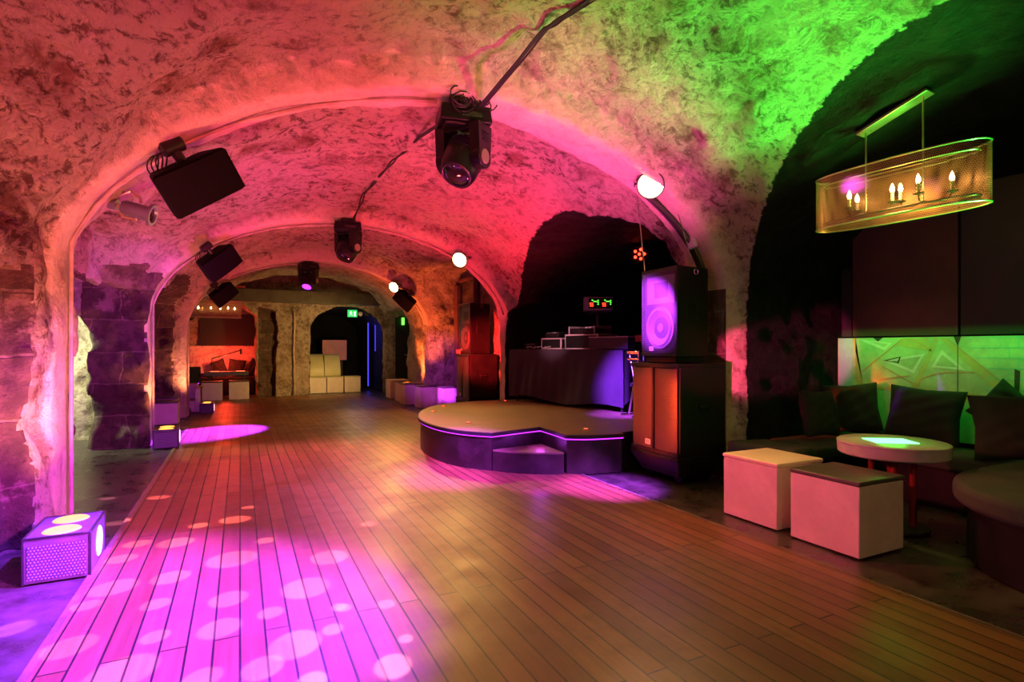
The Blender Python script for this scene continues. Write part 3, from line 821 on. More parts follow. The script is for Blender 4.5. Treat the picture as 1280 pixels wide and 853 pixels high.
# spacer between sub and top
tag(MB().box((SX + .27, SY, 1.139), (.36, .42, .055)).build('spacer_board', M['blackbox'], bevel=.006), 'low black riser between the two front stacked speakers', 'board')
t = thing('speaker_dolly', 'black castered dolly with sloped panels under the front floor speaker', 'dolly', (SX, SY, 0), (0, 0, -.02))
MB().box((.285, 0, .235), (.58, .69, .035)).build('deck', M['blackbox'], t, bevel=.005)
MB().add([(.0, -.34, .217), (.0, .34, .217), (.08, .26, .06), (.08, -.26, .06), (.03, -.34, .217), (.03, .34, .217), (.1, .26, .06), (.1, -.26, .06)],
         [(0, 1, 2, 3), (7, 6, 5, 4), (0, 4, 5, 1), (1, 5, 6, 2), (2, 6, 7, 3), (3, 7, 4, 0)]).build('front_panel', M['stageface'], t)
MB().add([(.03, -.345, .217), (.5, -.345, .217), (.44, -.29, .07), (.1, -.27, .07), (.03, -.32, .217), (.5, -.32, .217), (.44, -.26, .07), (.1, -.25, .07)],
         [(0, 1, 2, 3), (7, 6, 5, 4), (0, 4, 5, 1), (1, 5, 6, 2), (2, 6, 7, 3), (3, 7, 4, 0)]).build('side_panel', M['blackbox'], t)
for x in (.14, .46):
    for y in (-.2, .2):
        w_ = MB().cyl((x - .018, y, .055), (x + .018, y, .055), .055, n=18)
        w_.build('caster', M['blackplastic'], t)
        MB().box((x, y, .165), (.05, .05, .11)).build('caster_fork', M['darkmetal'], t)
subwoofer('black floor speaker of the far stack, red lit side, by the brown door', (3.73, 9.82, .28), 0)
fullrange('tall black speaker on top of the far red lit floor speaker', (3.78, 9.82, 1.14), 0).scale = (1, 1.1, 1.12)
tag(MB().box((4.0, 9.82, .14), (.54, .66, .28)).build('plinth', M['blackbox'], bevel=.006), 'black plinth under the far speaker stack', 'plinth')
tag(MB().box((3.742, 10.04, 1.178), (.036, .16, .08)).build('small_box', M['panelpink'], bevel=.004), 'small pink lit box lying on the far floor speaker', 'box')
# hanging wires
tag(MB().cyl((SX + .07, SY + .2, 2.0), (SX + .05, SY + .3, main_z(SX + .05, SY + .3) + .03), .0045, n=6).build('steel_wire', M['metal']), 'thin steel wire from vault to the front left of the upper speaker', 'wire')
tag(MB().cyl((SX + .3, SY - .22, 2.0), (SX + .2, SY - .1, main_z(SX + .2, SY - .1) + .03), .0045, n=6).build('steel_wire', M['metal']), 'thin steel wire from vault to the rear of the upper speaker', 'wire')

# ---------------- stage
OUT = [(2.27, 7.55), (2.08, 7.1), (1.97, 6.7), (1.92, 6.35), (1.93, 5.95), (1.985, 5.65), (2.1, 5.38), (2.29, 5.18), (2.50, 5.23), (2.72, 5.29), (2.93, 5.33), (2.91, 5.05), (2.885, 4.74), (3.05, 4.62), (3.25, 4.585), (3.47, 4.56), (3.49, 4.64), (4.12, 4.7),
       (4.3, 4.9), (5.3, 4.9), (5.3, 8.3), (4.22, 8.36), (3.95, 8.40), (3.4, 8.42), (2.95, 8.3), (2.55, 8.0)]
def dense(poly, it=2, keep=(7, 10, 12, 15, 16, 17, 18, 19, 20, 21)):
    K = {i for i in keep}; pts = [(Vector((*p, 0)), i in K) for i, p in enumerate(poly)]
    for _ in range(it):
        o = []
        n = len(pts)
        for i in range(n):
            a, ka = pts[i]; b, kb = pts[(i + 1) % n]
            if ka: o.append((a, True))
            else: o.append((a * .75 + (pts[i - 1][0] + b) * .125, False))
            o.append(((a + b) / 2, False))
        pts = o
    return [(p.x, p.y) for p, _ in pts]
OUTD = dense(OUT)
def inset(poly, d):
    n = len(poly); o = []
    for i in range(n):
        a, b, c2 = Vector(poly[i - 1]), Vector(poly[i]), Vector(poly[(i + 1) % n])
        t1 = (b - a).normalized(); t2 = (c2 - b).normalized(); nn = Vector((t1.y, -t1.x)) + Vector((t2.y, -t2.x))
        if nn.length < 1e-4: nn = Vector((t1.y, -t1.x))
        nn.normalize(); o.append(tuple(b + nn * d))
    return o
area2 = sum(OUTD[i][0] * OUTD[(i + 1) % len(OUTD)][1] - OUTD[(i + 1) % len(OUTD)][0] * OUTD[i][1] for i in range(len(OUTD)))
sg_ = -1 if area2 > 0 else 1
IN1 = inset(OUTD, sg_ * .03); IN2 = inset(OUTD, sg_ * .012)
st = thing('stage_platform', 'low round fronted stage with tan top and purple lit edge', 'stage', (2.9, 6.4, 0))
off = Matrix.Translation((-2.9, -6.4, 0))
MB().prism(IN1, .0, .352, off).build('skirt', M['stageface'], st, smooth=25)
MB().prism(OUTD, .352, .386, off).build('rim', M['blackpaint'], st, smooth=25)
MB().prism(IN2, .386, .39, off).build('deck', M['tan'], st, smooth=25)
nfr = [i for i, p in enumerate(OUTD)]
front = [p for p in inset(OUTD, sg_ * .014) ]
i0 = min(range(len(OUTD)), key=lambda i: (OUTD[i][0] - 2.27) ** 2 + (OUTD[i][1] - 7.55) ** 2); i1 = min(range(len(OUTD)), key=lambda i: (OUTD[i][0] - 3.47) ** 2 + (OUTD[i][1] - 4.56) ** 2)
MB().tube([(x - 2.9, y - 6.4, .346) for x, y in front[i0:i1 + 1]], .0065, 6).build('led_strip', M['purpleled'], st)
stp = [(2.31, 5.20), (2.36, 5.11), (2.48, 4.98), (2.62, 4.87), (2.76, 4.79), (2.875, 4.745), (2.92, 5.29), (2.6, 5.26)]
s_ = MB().prism(stp, 0, .2, off).build('step', M['stageface'], st, smooth=25)
MB().prism(stp, .2, .215, off).build('tread', M['tan'], s_, smooth=25)
led0 = None
for x, y, lb in [(2.33, 7.23, 'red stage light second from the left on the stage top, by the rounded end'), (2.68, 7.82, 'red stage light at the far rounded edge of the stage top'), (2.35, 5.98, 'red stage light on the front left of the stage top'), (3.86, 8.2, 'red stage light beside the left leg of the cloth covered table'), (3.28, 4.97, 'red stage light on the stage right of the step notch')]:
    if led0 is None:
        led0 = thing('stage_light', lb, 'lamp', (x, y, .39), (0, 0, 0), 'small red lights set in the stage')
        MB().lathe([(.001, .006), (.024, .006), (.032, .0)], 20).build('bezel', M['darkmetal'], led0)
        MB().lathe([(.001, .012), (.014, .010), (.019, .006)], 20).build('lens', M['redled'], led0)
    else: dup(led0, (x, y, .39), label=lb)

# ---------------- dj table with cloth and gear (local X along the front, Y to the back)
TA = math.atan2(-.9698, .2437)
TM = Matrix.Translation((3.97, 8.2, .39)) @ Rz(TA)
TL, TD, TH = 2.3, .72, .83
t = thing('folding_table', 'long folding table under the black cloth on the stage', 'table', (3.97, 8.2, .39), (0, 0, TA))
MB().box((TL / 2, TD / 2, TH - .02), (TL, TD, .035)).build('tabletop', M['blackpaint'], t, bevel=.006)
for x in (.08, TL - .08):
    for y in (.06, TD - .06): MB().cyl((x, y, 0), (x, y, TH - .035), .016).build('leg', M['darkmetal'], t)
def cloth(u, v):
    # u along the table, v over the top (0 back .. .45 front edge .. 1 hem)
    x = -.012 + (TL + .024) * u
    hem = .07 + .10 * math.exp(-((u - .35) / .25) ** 2) * 0 + .035 * math.sin(u * 9) - .05 * max(0, u - .6)
    if v < .45:
        return (x, TD - (TD + .012) * v / .45, TH + .004 + .002 * math.sin(x * 30))
    k = (v - .45) / .55
    fold = (.010 * math.sin(x * 9 + 1.2 * math.sin(x * 3) + k * 1.5) + .005 * math.sin(x * 31 + k * 4)) * min(1, k * 2.2) + .035 * math.sin(k * PI) * math.sin(u * PI) * .5
    swag = .02 * math.sin(k * 7 + x * 5) * k * max(0, 1 - abs(u - .5) * 2)
    z = TH + .004 - k * (TH - hem)
    return (x, -.014 - max(0, fold + swag + .018), z)
cl = MB().grid(cloth, 150, 44)
def side(sx):
    def f(u, v):
        y = -.01 + (TD) * u; k = v
        return (sx + (.012 * math.sin(y * 25) * k + .008) * (1 if sx > 1 else -1), y, TH + .004 - k * (TH - .1) * (1 - .72 * u))
    return f
cl.grid(side(TL + .012), 24, 16); cl.grid(side(-.012), 24, 16)
o = cl.build('table_cloth', M['djcloth'] if 'djcloth' in M else M['blackcloth'], smooth=70)
o.matrix_world = TM
tag(o, 'black cloth draped over the stage table, violet lit at its right end', 'cloth')
def gear(name, label, cat, x, y, z=0, rz=0, group=None):
    p = TM @ Vector((x, y, TH + .008 + z))
    return thing(name, label, cat, p, (0, 0, TA + rz), group)
def case(t, w, d, hgt, lid=.0, mat='blackplastic'):
    MB().box((w / 2, d / 2, hgt / 2), (w - .01, d - .01, hgt - .006)).build('body', M[mat], t)
    e = MB()
    for x in (.009, w - .009):
        for y in (.009, d - .009): e.box((x, y, hgt / 2), (.018, .018, hgt))
    for z in (.009, hgt - .009):
        for y in (.009, d - .009): e.box((w / 2, y, z), (w, .018, .018))
        for x in (.009, w - .009): e.box((x, d / 2, z), (.018, d, .018))
    e.build('edge_trim', M['casegrey'], t, bevel=.003)
g1 = gear('flight_case', 'small white edged flight case on the left half of the stage table', 'case', .52, .18)
case(g1, .44, .42, .17)
g1 = gear('flight_case', 'larger white edged flight case in the middle of the stage table', 'case', 1.0, .22)
case(g1, .66, .44, .22)
cf = gear('mixer_coffin', 'long black equipment case with violet lit top on the right of the stage table', 'case', 1.66, .02)
MB().box((.34, .09, .085), (.68, .16, .16)).build('body', M['djpanel'] if 'djpanel' in M else M['blackplastic'], cf, bevel=.004)
MB().box((.34, .09, .169), (.69, .17, .012)).build('top_edge', M['casegrey'], cf, bevel=.003)
def player(label, x, y, z):
    t = gear('media_player', label, 'media player', x, y, z, 0, 'players on the stage table')
    MB().box((.15, .17, .04), (.30, .34, .075)).build('body', M['blackplastic'], t, bevel=.006)
    MB().cyl((.15, .13, .078), (.15, .13, .092), .095).build('jog_wheel', M['darkmetal'], t, bevel=.003)
    MB().box((.15, .28, .087), (.2, .08, .02), Rx(.5)).build('display', M['glassdark'], t)
    for k in range(4): MB().cyl((.04 + .05 * k, .025, .077), (.04 + .05 * k, .025, .085), .012).build('button', M['casegrey'], t)
    return t
player('black disc player at the left end of the stage table', .1, .2, 0)
player('black disc player standing on the small flight case', .59, .2, .172)
mx = gear('dj_mixer', 'black mixer with pale frame on the larger flight case', 'mixer', 1.06, .25, .222)
MB().box((.26, .17, .045), (.52, .34, .085)).build('body', M['blackplastic'], mx, bevel=.006)
fr = MB()
for x in (.008, .512): fr.box((x, .17, .06), (.016, .36, .12))
fr.box((.26, .345, .11), (.53, .016, .03)); fr.build('frame', M['casegrey'], mx, bevel=.003)
for i in range(6):
    for j in range(3): MB().cyl((.07 + i * .076, .1 + j * .08, .087), (.07 + i * .076, .1 + j * .08, .108), .011, .008, 10).build('knob', M['casegrey'] if (i + j) % 3 == 0 else M['darkmetal'], mx)
cb = MB()
for k in range(4): cb.tube([TM @ Vector((.3 + .08 * k + .25 * a / 10, .1 - .05 * math.sin(a), TH + .02 + .03 * abs(math.sin(a * .8 + k)))) for a in range(11)], .006, 6)
tag(cb.build('cable_bundle', M['casegrey']), 'loose pale cables lying on the stage table by the left player', 'cable')
# controller on a black stand behind the table
t = thing('lighting_controller', 'pale box with green and red digits on a stand behind the stage table', 'controller', (5.25, 7.6, 1.83), (0, 0, -.52))
MB().box((0, 0, .13), (.46, .26, .22)).build('housing', M['greybox'], t, bevel=.01)
MB().box((.03, -.131, .135), (.38, .008, .17)).build('display_window', M['glassdark'], t)
for x0 in (-.10, .10):
    MB().box((x0, -.138, .185), (.02, .006, .012)).box((x0 + .045, -.138, .165), (.05, .006, .012)).box((x0 + .09, -.138, .18), (.016, .006, .012)).box((x0 + .09, -.138, .15), (.016, .006, .012)).box((x0 + .09, -.138, .12), (.016, .006, .012)).build('green_digits', M['greenled'], t)
    dg = MB()
    for sx in (0, .032):
        dg.box((x0 - .03 + sx, -.138, .14), (.02, .006, .006)).box((x0 - .03 + sx, -.138, .115), (.02, .006, .006)).box((x0 - .03 + sx, -.138, .09), (.02, .006, .006)).box((x0 - .039 + sx, -.138, .128), (.005, .006, .024)).box((x0 - .021 + sx, -.138, .103), (.005, .006, .024))
    dg.build('red_digits', M['redled'], t)
t = thing('equipment_stand', 'black upright stand holding the pale controller', 'stand', (5.25, 7.6, .39), (0, 0, -.52))
MB().box((0, 0, .02), (.5, .4, .04)).build('foot_plate', M['blackpaint'], t, bevel=.01)
MB().cyl((0, 0, .04), (0, 0, 1.42), .03).build('pole', M['blackpaint'], t)
MB().box((0, 0, 1.425), (.4, .3, .025)).build('shelf', M['blackpaint'], t, bevel=.005)
# metal x stand and pole at the right end
t = thing('keyboard_stand', 'chrome crossed leg stand at the right end of the stage table', 'stand', (4.43, 5.62, .39), (0, 0, -.15))
for s in (-1, 1): MB().cyl((.0, -.14 * s, .02), (.0, .12 * s, .8), .014).build('leg', M['chrome'], t)
for s in (-1, 1): MB().cyl((-.12, -.14 * s, .014), (.12, -.14 * s, .014), .014).build('foot', M['chrome'], t)
MB().box((-.02, -.03, .80), (.05, .30, .045)).build('arm', M['chrome'], t, bevel=.008)
MB().box((-.02, -.03, .72), (.05, .30, .035)).build('arm', M['chrome'], t, bevel=.008)
MB().cyl((-.05, -.0, .4), (.05, 0, .4), .025).build('pivot', M['darkmetal'], t)
t = thing('microphone_stand', 'thin pole stand with a red clamp behind the chrome stand', 'stand', (4.72, 5.80, .39))
MB().cyl((0, 0, .1), (0, 0, 1.28), .011).build('pole', M['metal'], t)
MB().lathe([(.001, 0), (.10, 0), (.10, .018), (.02, .03), (.012, .1)], 28).build('base', M['darkmetal'], t)
MB().box((-.02, 0, .98), (.1, .18, .09)).build('clamp', M['redmetal'], t, bevel=.008)
MB().cyl((-.03, .02, 1.2), (.2, .32, 1.22), .012).build('boom', M['darkmetal'], t)
# small fixtures in the niche
t = thing('emergency_lamp', 'small dark lamp with a yellow light on the niche side above the table', 'lamp', (4.55, 8.38, 2.02))
MB().box((0, 0, 0), (.14, .1, .13)).build('housing', M['blackplastic'], t, bevel=.012)
MB().lathe([(.001, .012), (.018, .008), (.024, 0)], 20, Matrix.Translation((-.01, -.05, .0)) @ Rx(PI / 2)).build('lens', M['yellowled'], t)
t = thing('led_par', 'cluster of red lit lamps high in the stage niche', 'stage light', (5.25, 6.55, 2.62))
q = Vector((-.62, -.75, -.2)).to_track_quat('Z', 'Y').to_matrix().to_4x4()
MB().lathe([(.001, -.14), (.09, -.13), (.12, -.05), (.125, .02), (.115, .03), (.11, .01), (.001, .01)], 28, q).build('can', M['blackplastic'], t)
for k in range(6):
    p = (0, 0) if k == 5 else (.07 * math.cos(k * 1.2566), .07 * math.sin(k * 1.2566))
    MB().lathe([(.001, .03), (.018, .025), (.022, .01)], 14, q @ Matrix.Translation((p[0], p[1], 0))).build('led', M['redled'], t)
MB().tube([q @ Vector((.14, 0, 0)), q @ Vector((.15, 0, -.15)), q @ Vector((0, 0, -.22)), q @ Vector((-.15, 0, -.15)), q @ Vector((-.14, 0, 0))], .01, 8).build('yoke', M['darkmetal'], t)

# ---------------- cube stools
def cube(label, loc, lidmat, size=(.45, .45, .45), rz=0, group='white cube stools'):
    t = thing('cube_stool', label, 'stool', loc, (0, 0, rz), group)
    a, b_, hh = size
    MB().box((0, 0, (hh - .03) / 2), (a, b_, hh - .03)).build('body', M['white'], t, bevel=.006)
    MB().box((0, 0, hh - .0145), (a + .012, b_ + .012, .029)).build('lid', lidmat, t, bevel=.008)
    return t
cube('white cube stool with dark lid, nearest in front of the round table', (3.505, 2.305, 0), M['darklid'], (.44, .46, .455))
cube('white cube stool with cream lid, beside the front dark lidded cube', (3.535, 2.885, 0), M['cream'], (.47, .47, .455))
cube('first cube of the right wall row, orange lit with a pale lid', (3.54, 13.85, 0), M['cream'], (.46, .5, .46))
cube('second cube of the right wall row, orange and violet lit', (3.54, 12.95, 0), M['darklid'], (.46, .46, .46))
cube('third cube of the right wall row, violet lit with dark lid', (3.5, 12.30, 0), M['darklid'], (.5, .5, .46))
cube('fourth cube of the right wall row, mauve lit, close to the stage', (3.6, 11.42, 0), M['darklid'], (.5, .45, .46))
cube('brightly magenta lit cube beside the far speaker stack', (3.85, 10.95, 0), M['darklid'], (.36, .36, .46))
cube('magenta lit cube stool against the second left pillar', (-1.12, 10.86, 0), M['darklid'], (.40, .40, .37))
cube('magenta lit cube partly hidden behind the cube at the second left pillar', (-1.17, 11.35, 0), M['darklid'], (.40, .38, .40))
cube('left cube in front of the red lit alcove', (-.6, 15.2, 0), M['darklid'], (.44, .44, .45))
cube('right cube in front of the red lit alcove', (-.02, 15.3, 0), M['darklid'], (.44, .44, .45))
for k, (x, lb) in enumerate([(1.92, 'leftmost white cube under the far curved sofa'), (2.38, 'middle white cube under the far curved sofa'), (2.85, 'rightmost white cube in front of the far archway')]):
    cube(lb, (x, 16.35, 0), M['vinyl'], (.44, .44, .45))
# far curved sofa
for k, (x, lb) in enumerate([(1.93, 'left curved white sofa back in the far archway'), (2.38, 'right curved white sofa back in the far archway')]):
    t = thing('sofa_section', lb, 'sofa', (x, 16.9, 0), (0, 0, 0), 'curved white sofa sections in the far archway')
    def gg(u, v): 
        a = PI * .5 * v
        return ((-.22 + .44 * u) * (1 - .06 * v), -.28 + .34 * (1 - math.cos(a)), .45 + .62 * math.sin(a))
    m_ = MB().grid(gg, 6, 14)
    n0 = 15
    m_.add([gg(0, v / 14) for v in range(15)] + [(-.22, .16, .45)], [tuple(range(16))]).add([gg(1, v / 14) for v in range(15)] + [(.22, .16, .45)], [tuple(range(16))])
    m_.add([gg(0, 1), gg(1, 1), (.22, .16, .45), (-.22, .16, .45)], [(0, 1, 2, 3)])
    m_.build('backrest', M['vinyl'], t, smooth=40)
    MB().box((0, -.06, .225), (.44, .44, .45)).build('base', M['vinyl'], t, bevel=.015)
# white sofa by the third left rib
t = thing('white_sofa', 'white angular armchair with dark piping beside the third left pillar', 'armchair', (-1.0, 12.75, 0))
MB().box((0, .05, .11), (.44, .66, .22)).build('seat', M['white'], t, bevel=.015)
MB().box((-.0, .4, .26), (.46, .14, .52)).build('backrest', M['white'], t, bevel=.015)
MB().box((.26, .08, .235), (.1, .74, .47)).build('arm', M['white'], t, bevel=.015)
MB().tube([(.32, -.28, .02), (.32, -.28, .42), (.32, -.22, .475), (.32, .4, .475)], .014, 8).build('piping', M['darklid'], t)
cube('pale cube behind the white armchair at the left', (-1.35 + .12, 13.55, 0), M['darklid'], (.44, .44, .45))
t = thing('cable_bag', 'black bag with a pale strap on the floor before the white armchair', 'bag', (-1.02, 12.14, 0))
MB().lathe([(.001, .0), (.13, .0), (.16, .06), (.14, .13), (.08, .17), (.001, .175)], 20, Matrix.Scale(1.2, 4, (1, 0, 0))).build('body', M['blackcloth'], t, smooth=60)
MB().tube([(-.1 + .02 * a, -.16 + .004 * a, .05 + .1 * math.sin(a * PI / 10)) for a in range(11)], .009, 6).build('strap', M['white'], t)

# ---------------- orange footlight boxes
M['perf'] = perforated('perforated_steel', (.07, .06, .09), (.42, .36, .5), .0155, (0, 2), .27, metal=.2, rough=.45)
def footlight(label, loc, rz, sc=1.0):
    t = thing('footlight_box', label, 'lamp', loc, (0, 0, rz), 'box footlights at the left piers'); t.scale = (sc,) * 3
    MB().box((0, 0, .12), (.29, .44, .24)).build('housing', M['blackboxlight'], t, bevel=.004)
    e = MB()
    for x in (-.143, .143):
        for y in (-.218, .218): e.box((x, y, .12), (.012, .012, .242))
        e.box((x, 0, .238), (.012, .44, .012))
    for y in (-.218, .218): e.box((0, y, .238), (.29, .012, .012))
    e.build('edge_trim', M['darkmetal'], t, bevel=.002)
    MB().box((0, -.2225, .11), (.25, .006, .18)).build('grille', M['perf'], t)
    for y in (-.11, .11):
        MB().lathe([(.001, .008), (.08, .006), (.088, .0)], 32, Matrix.Translation((0, y, .241))).build('lamp', M['orange'], t)
    MB().lathe([(.001, .008), (.08, .006), (.088, .0)], 32, Matrix.Translation((.147, .02, .12)) @ Ry(PI / 2)).build('side_lamp', M['pinklamp'], t)
M['blackboxlight'] = simple('dark_lamp_housing', (.09, .08, .10), .5, var=.3, dirt=.3)
footlight('nearest dark box footlight with glowing orange lamps at the first left pier', (-.89, 3.99, 0), .03)
footlight('black box footlight with glowing top at the second left pier', (-.84, 8.35, 0), .05, .95)
footlight('farthest box footlight glowing orange beside the white armchair', (-.57, 12.28, 0), .0, .8)

# ---------------- lounge: benches, cushions, table
def bench(name, label, outline, hgt=.43, back=None):
    cx = sum(p[0] for p in outline) / len(outline); cy = sum(p[1] for p in outline) / len(outline)
    t = thing(name, label, 'bench', (cx, cy, 0), (0, 0, 0), 'lounge bench sections')
    of = Matrix.Translation((-cx, -cy, 0))
    a2 = sum(outline[i][0] * outline[(i + 1) % len(outline)][1] - outline[(i + 1) % len(outline)][0] * outline[i][1] for i in range(len(outline)))
    i_ = inset(outline, (-1 if a2 > 0 else 1) * .07)
    MB().prism(i_, 0, hgt - .13, of).build('base', M['blackbox'], t, smooth=25)
    MB().prism(outline, hgt - .13, hgt, of).build('seat_pad', M['seatfabric'], t, smooth=25, bevel=.04, seg=4)
    return t
bench('lounge_bench', 'dark bench along the left side of the lounge niche', [(4.02, 3.06), (4.28, 3.06), (4.28, 3.55), (3.9, 3.66), (3.82, 3.5)] [::-1])
bench('lounge_bench', 'dark bench section in the corner of the lounge niche', [(4.3, 3.06), (5.38, 3.06), (5.38, 3.6), (4.3, 3.56)])
bench('lounge_bench', 'dark bench below the green mural', [(4.86, 2.03), (5.38, 2.03), (5.38, 3.04), (4.86, 3.04)])
capsule = [(4.3 + .8 * math.cos(a), 1.2 + .8 * math.sin(a)) for a in [PI / 2 + PI * k / 28 for k in range(29)]] + [(5.38, .4), (5.38, 2.0)]
bench('lounge_bench', 'rounded grey bench end at the right edge behind the round table', capsule, .46)
def pillow(label, loc, rot, w=.5, hh=.46, d=.17, seed=0):
    rr = random.Random(seed)
    def P(s):
        def f(u, v):
            x = 2 * u - 1; z = 2 * v - 1
            k = max(0, (1 - x ** 4) * (1 - z ** 4)) ** .55
            pin = 1 - .10 * (1 - x * x) * 0 - .09 * (1 - abs(x)) * abs(z) ** 3
            pin2 = 1 - .09 * (1 - abs(z)) * abs(x) ** 3
            wr = .006 * math.sin(9 * x + 4 * z + seed) + .005 * math.sin(13 * z - 7 * x + 2 * seed)
            return (w / 2 * x * pin2, s * (d / 2 * k + wr * k), hh / 2 * z * pin)
        return f
    m = MB().grid(P(-1), 22, 22).grid(P(1), 22, 22)
    o = m.build('cushion', M['cushion'], smooth=80)
    o.location = loc; o.rotation_euler = rot
    tag(o, label, 'cushion', 'charcoal cushions on the lounge benches'); return o
pillow('leftmost dark cushion on the lounge bench, in the shadowed corner', (4.70, 3.33, .66), (-.22, .05, .05), .46, .42, .16, 1)
pillow('dark cushion second from the left, leaning below the left end of the green mural', (5.15, 3.33, .685), (-.2, -.08, -.75), .48, .46, .17, 2)
pillow('wide dark cushion in the middle below the green mural', (5.20, 2.74, .685), (-.2, .06, -1.45), .56, .46, .18, 3)
pillow('cushion corner peeking up between the two right cushions', (5.33, 2.23, .76), (-.12, .7, -1.5), .36, .36, .12, 4)
pillow('rightmost dark cushion, large and slouched beside the round bench end', (5.02, 2.0, .68), (-.35, -.08, -1.1), .58, .50, .2, 5)
t = thing('round_table', 'round pale table with a glowing green panel in the lounge', 'table', (4.1, 2.36, 0), (0, 0, .1))
MB().lathe([(.001, .505), (.32, .505), (.332, .515), (.335, .575), (.335, .58)], 56).build('table_drum', M['tabletop'], t)
MB().lathe([(.001, .600), (.325, .600), (.337, .594), (.337, .582), (.325, .58), (.001, .58)], 56).build('tabletop', M['tabletop'], t)
MB().box((-.03, .0, .602), (.27, .2, .006), Rz(-.65)).build('light_panel', M['greenpanel'], t)
for k in range(4):
    a = k * PI / 2 + .5
    MB().cyl((.12 * math.cos(a), .12 * math.sin(a), .02), (.12 * math.cos(a), .12 * math.sin(a), .505), .022).build('leg', M['redmetal'], t)
MB().cyl((0, 0, 0), (0, 0, .02), .22).build('base', M['darkmetal'], t, bevel=.006)

# lounge back wall: mural and panels (flat, as in the place)
XW = 5.45
mu = tag(MB().box((XW, 1.2, .90), (.03, 4.9, .89)).build('wall_mural', M['mural']if 'mural' in M else M['white']), 'long painted mural of triangles and bricks lit green behind the cushions', 'mural')
def paint(name, polys, mat, x=XW - .0165):
    m = MB()
    for p in polys:
        m.add([(x, y, z) for y, z in p], [tuple(range(len(p)))])
    o = m.build(name, mat, mu, smooth=0); return o
def ring(o, i): return [[o[k], o[(k + 1) % len(o)], i[(k + 1) % len(o)], i[k]] for k in range(len(o))]
def stroke(pts, w):
    r = []
    for a, b in zip(pts[:-1], pts[1:]):
        d = Vector((b[0] - a[0], b[1] - a[1])); n = Vector((-d.y, d.x)).normalized() * w / 2
        r.append([(a[0] + n.x, a[1] + n.y), (b[0] + n.x, b[1] + n.y), (b[0] - n.x, b[1] - n.y), (a[0] - n.x, a[1] - n.y)])
    return r
pale = simple('mural_pale_paint', (.75, .62, .66), .6); olive = simple('mural_olive_paint', (.55, .38, .18), .6); dkp = simple('mural_dark_paint', (.03, .03, .03), .6); teal = simple('mural_teal_paint', (.25, .5, .55), .6); tan2 = simple('mural_ochre_paint', (.62, .30, .16), .6)
paint('painted_band', [[(3.03, 1.335), (2.83, 1.335), (2.80, 1.22), (3.1, 1.27)], [(2.74, 1.335), (2.70, 1.335), (2.24, .91), (2.33, .90)], [(2.775, 1.335), (2.74, 1.335), (2.90, .9), (2.96, .9)]], olive)
paint('painted_triangle', ring([(3.45, 1.335), (3.13, 1.295), (3.19, 1.225)], [(3.33, 1.31), (3.17, 1.285), (3.20, 1.255)]) + ring([(3.21, 1.13), (2.85, 1.2), (2.94, 1.02)], [(3.13, 1.125), (2.885, 1.172), (2.955, 1.05)]) + ring([(2.8, 1.08), (2.72, 1.23), (2.54, 1.06)], [(2.77, 1.094), (2.715, 1.19), (2.60, 1.085)]), pale, XW - .0172)
paint('painted_dark_triangle', ring([(3.21, 1.13), (3.05, 1.17), (3.07, 1.11)], [(3.175, 1.13), (3.065, 1.158), (3.08, 1.12)]), dkp, XW - .018)
paint('painted_dark_wedge', [[(2.215, 1.085), (2.18, 1.07), (2.19, .80), (2.22, .80)], ], dkp, XW - .018)
paint('painted_dark_notch', [[(3.30, 1.345), (3.21, 1.345), (3.255, 1.31)]], dkp, XW - .018)
paint('painted_dark_joint', [[(2.63, 1.345), (2.575, 1.345), (2.598, 1.27), (2.597, .8), (2.603, .8), (2.603, 1.27)]], dkp, XW - .018)
paint('painted_line', stroke([(3.43, 1.0), (3.04, 1.33)], .012) + stroke([(2.97, 1.335), (2.81, 1.235)], .01) + stroke([(2.68, 1.33), (2.25, .93)], .012) + stroke([(2.92, .91), (2.87, .98), (2.78, 1.02), (2.69, 1.04), (2.48, 1.05)], .01) + stroke([(3.25, .95), (2.97, 1.0)], .01) + stroke([(3.22, 1.08), (2.95, .93)], .008), tan2, XW - .0176)
bk = []
for r_ in range(6):
    z = 1.335 - r_ * .083
    bk += stroke([(2.54 - .03 * r_ if r_ < 3 else 2.4, z), (.6, z)], .008)
    y = 2.31 - (.06 if r_ % 2 else 0)
    while y > .7:
        bk += stroke([(y, z), (y, z - .083)], .007); y -= .118
paint('painted_brick_joint', bk, teal, XW - .0168)
paint('painted_edge', [[(3.64, 1.345), (3.50, 1.345), (3.50, .9), (3.44, .8), (3.64, .8)]], teal, XW - .0168)
paint('painted_ochre_edge', [[(3.50, 1.345), (3.47, 1.345), (3.47, .95), (3.42, .87), (2.2, .80), (2.2, .86), (3.40, .90)]], tan2, XW - .0174)
tag(MB().box((XW, 3.05, 1.92), (.03, .90, 1.12)).build('wall_panel', M['maroon']), 'dark maroon wall panel above the left part of the green mural', 'panel')
tag(MB().box((XW, 1.35, 1.98), (.03, 2.46, 1.24)).build('wall_panel', M['blackpaint']), 'black wall panel above the right part of the green mural', 'panel')
tag(MB().box((XW, 3.56, 1.7), (.03, .1, .68)).build('wall_panel', M['blackpaint']), 'narrow black strip left of the maroon panel', 'panel')

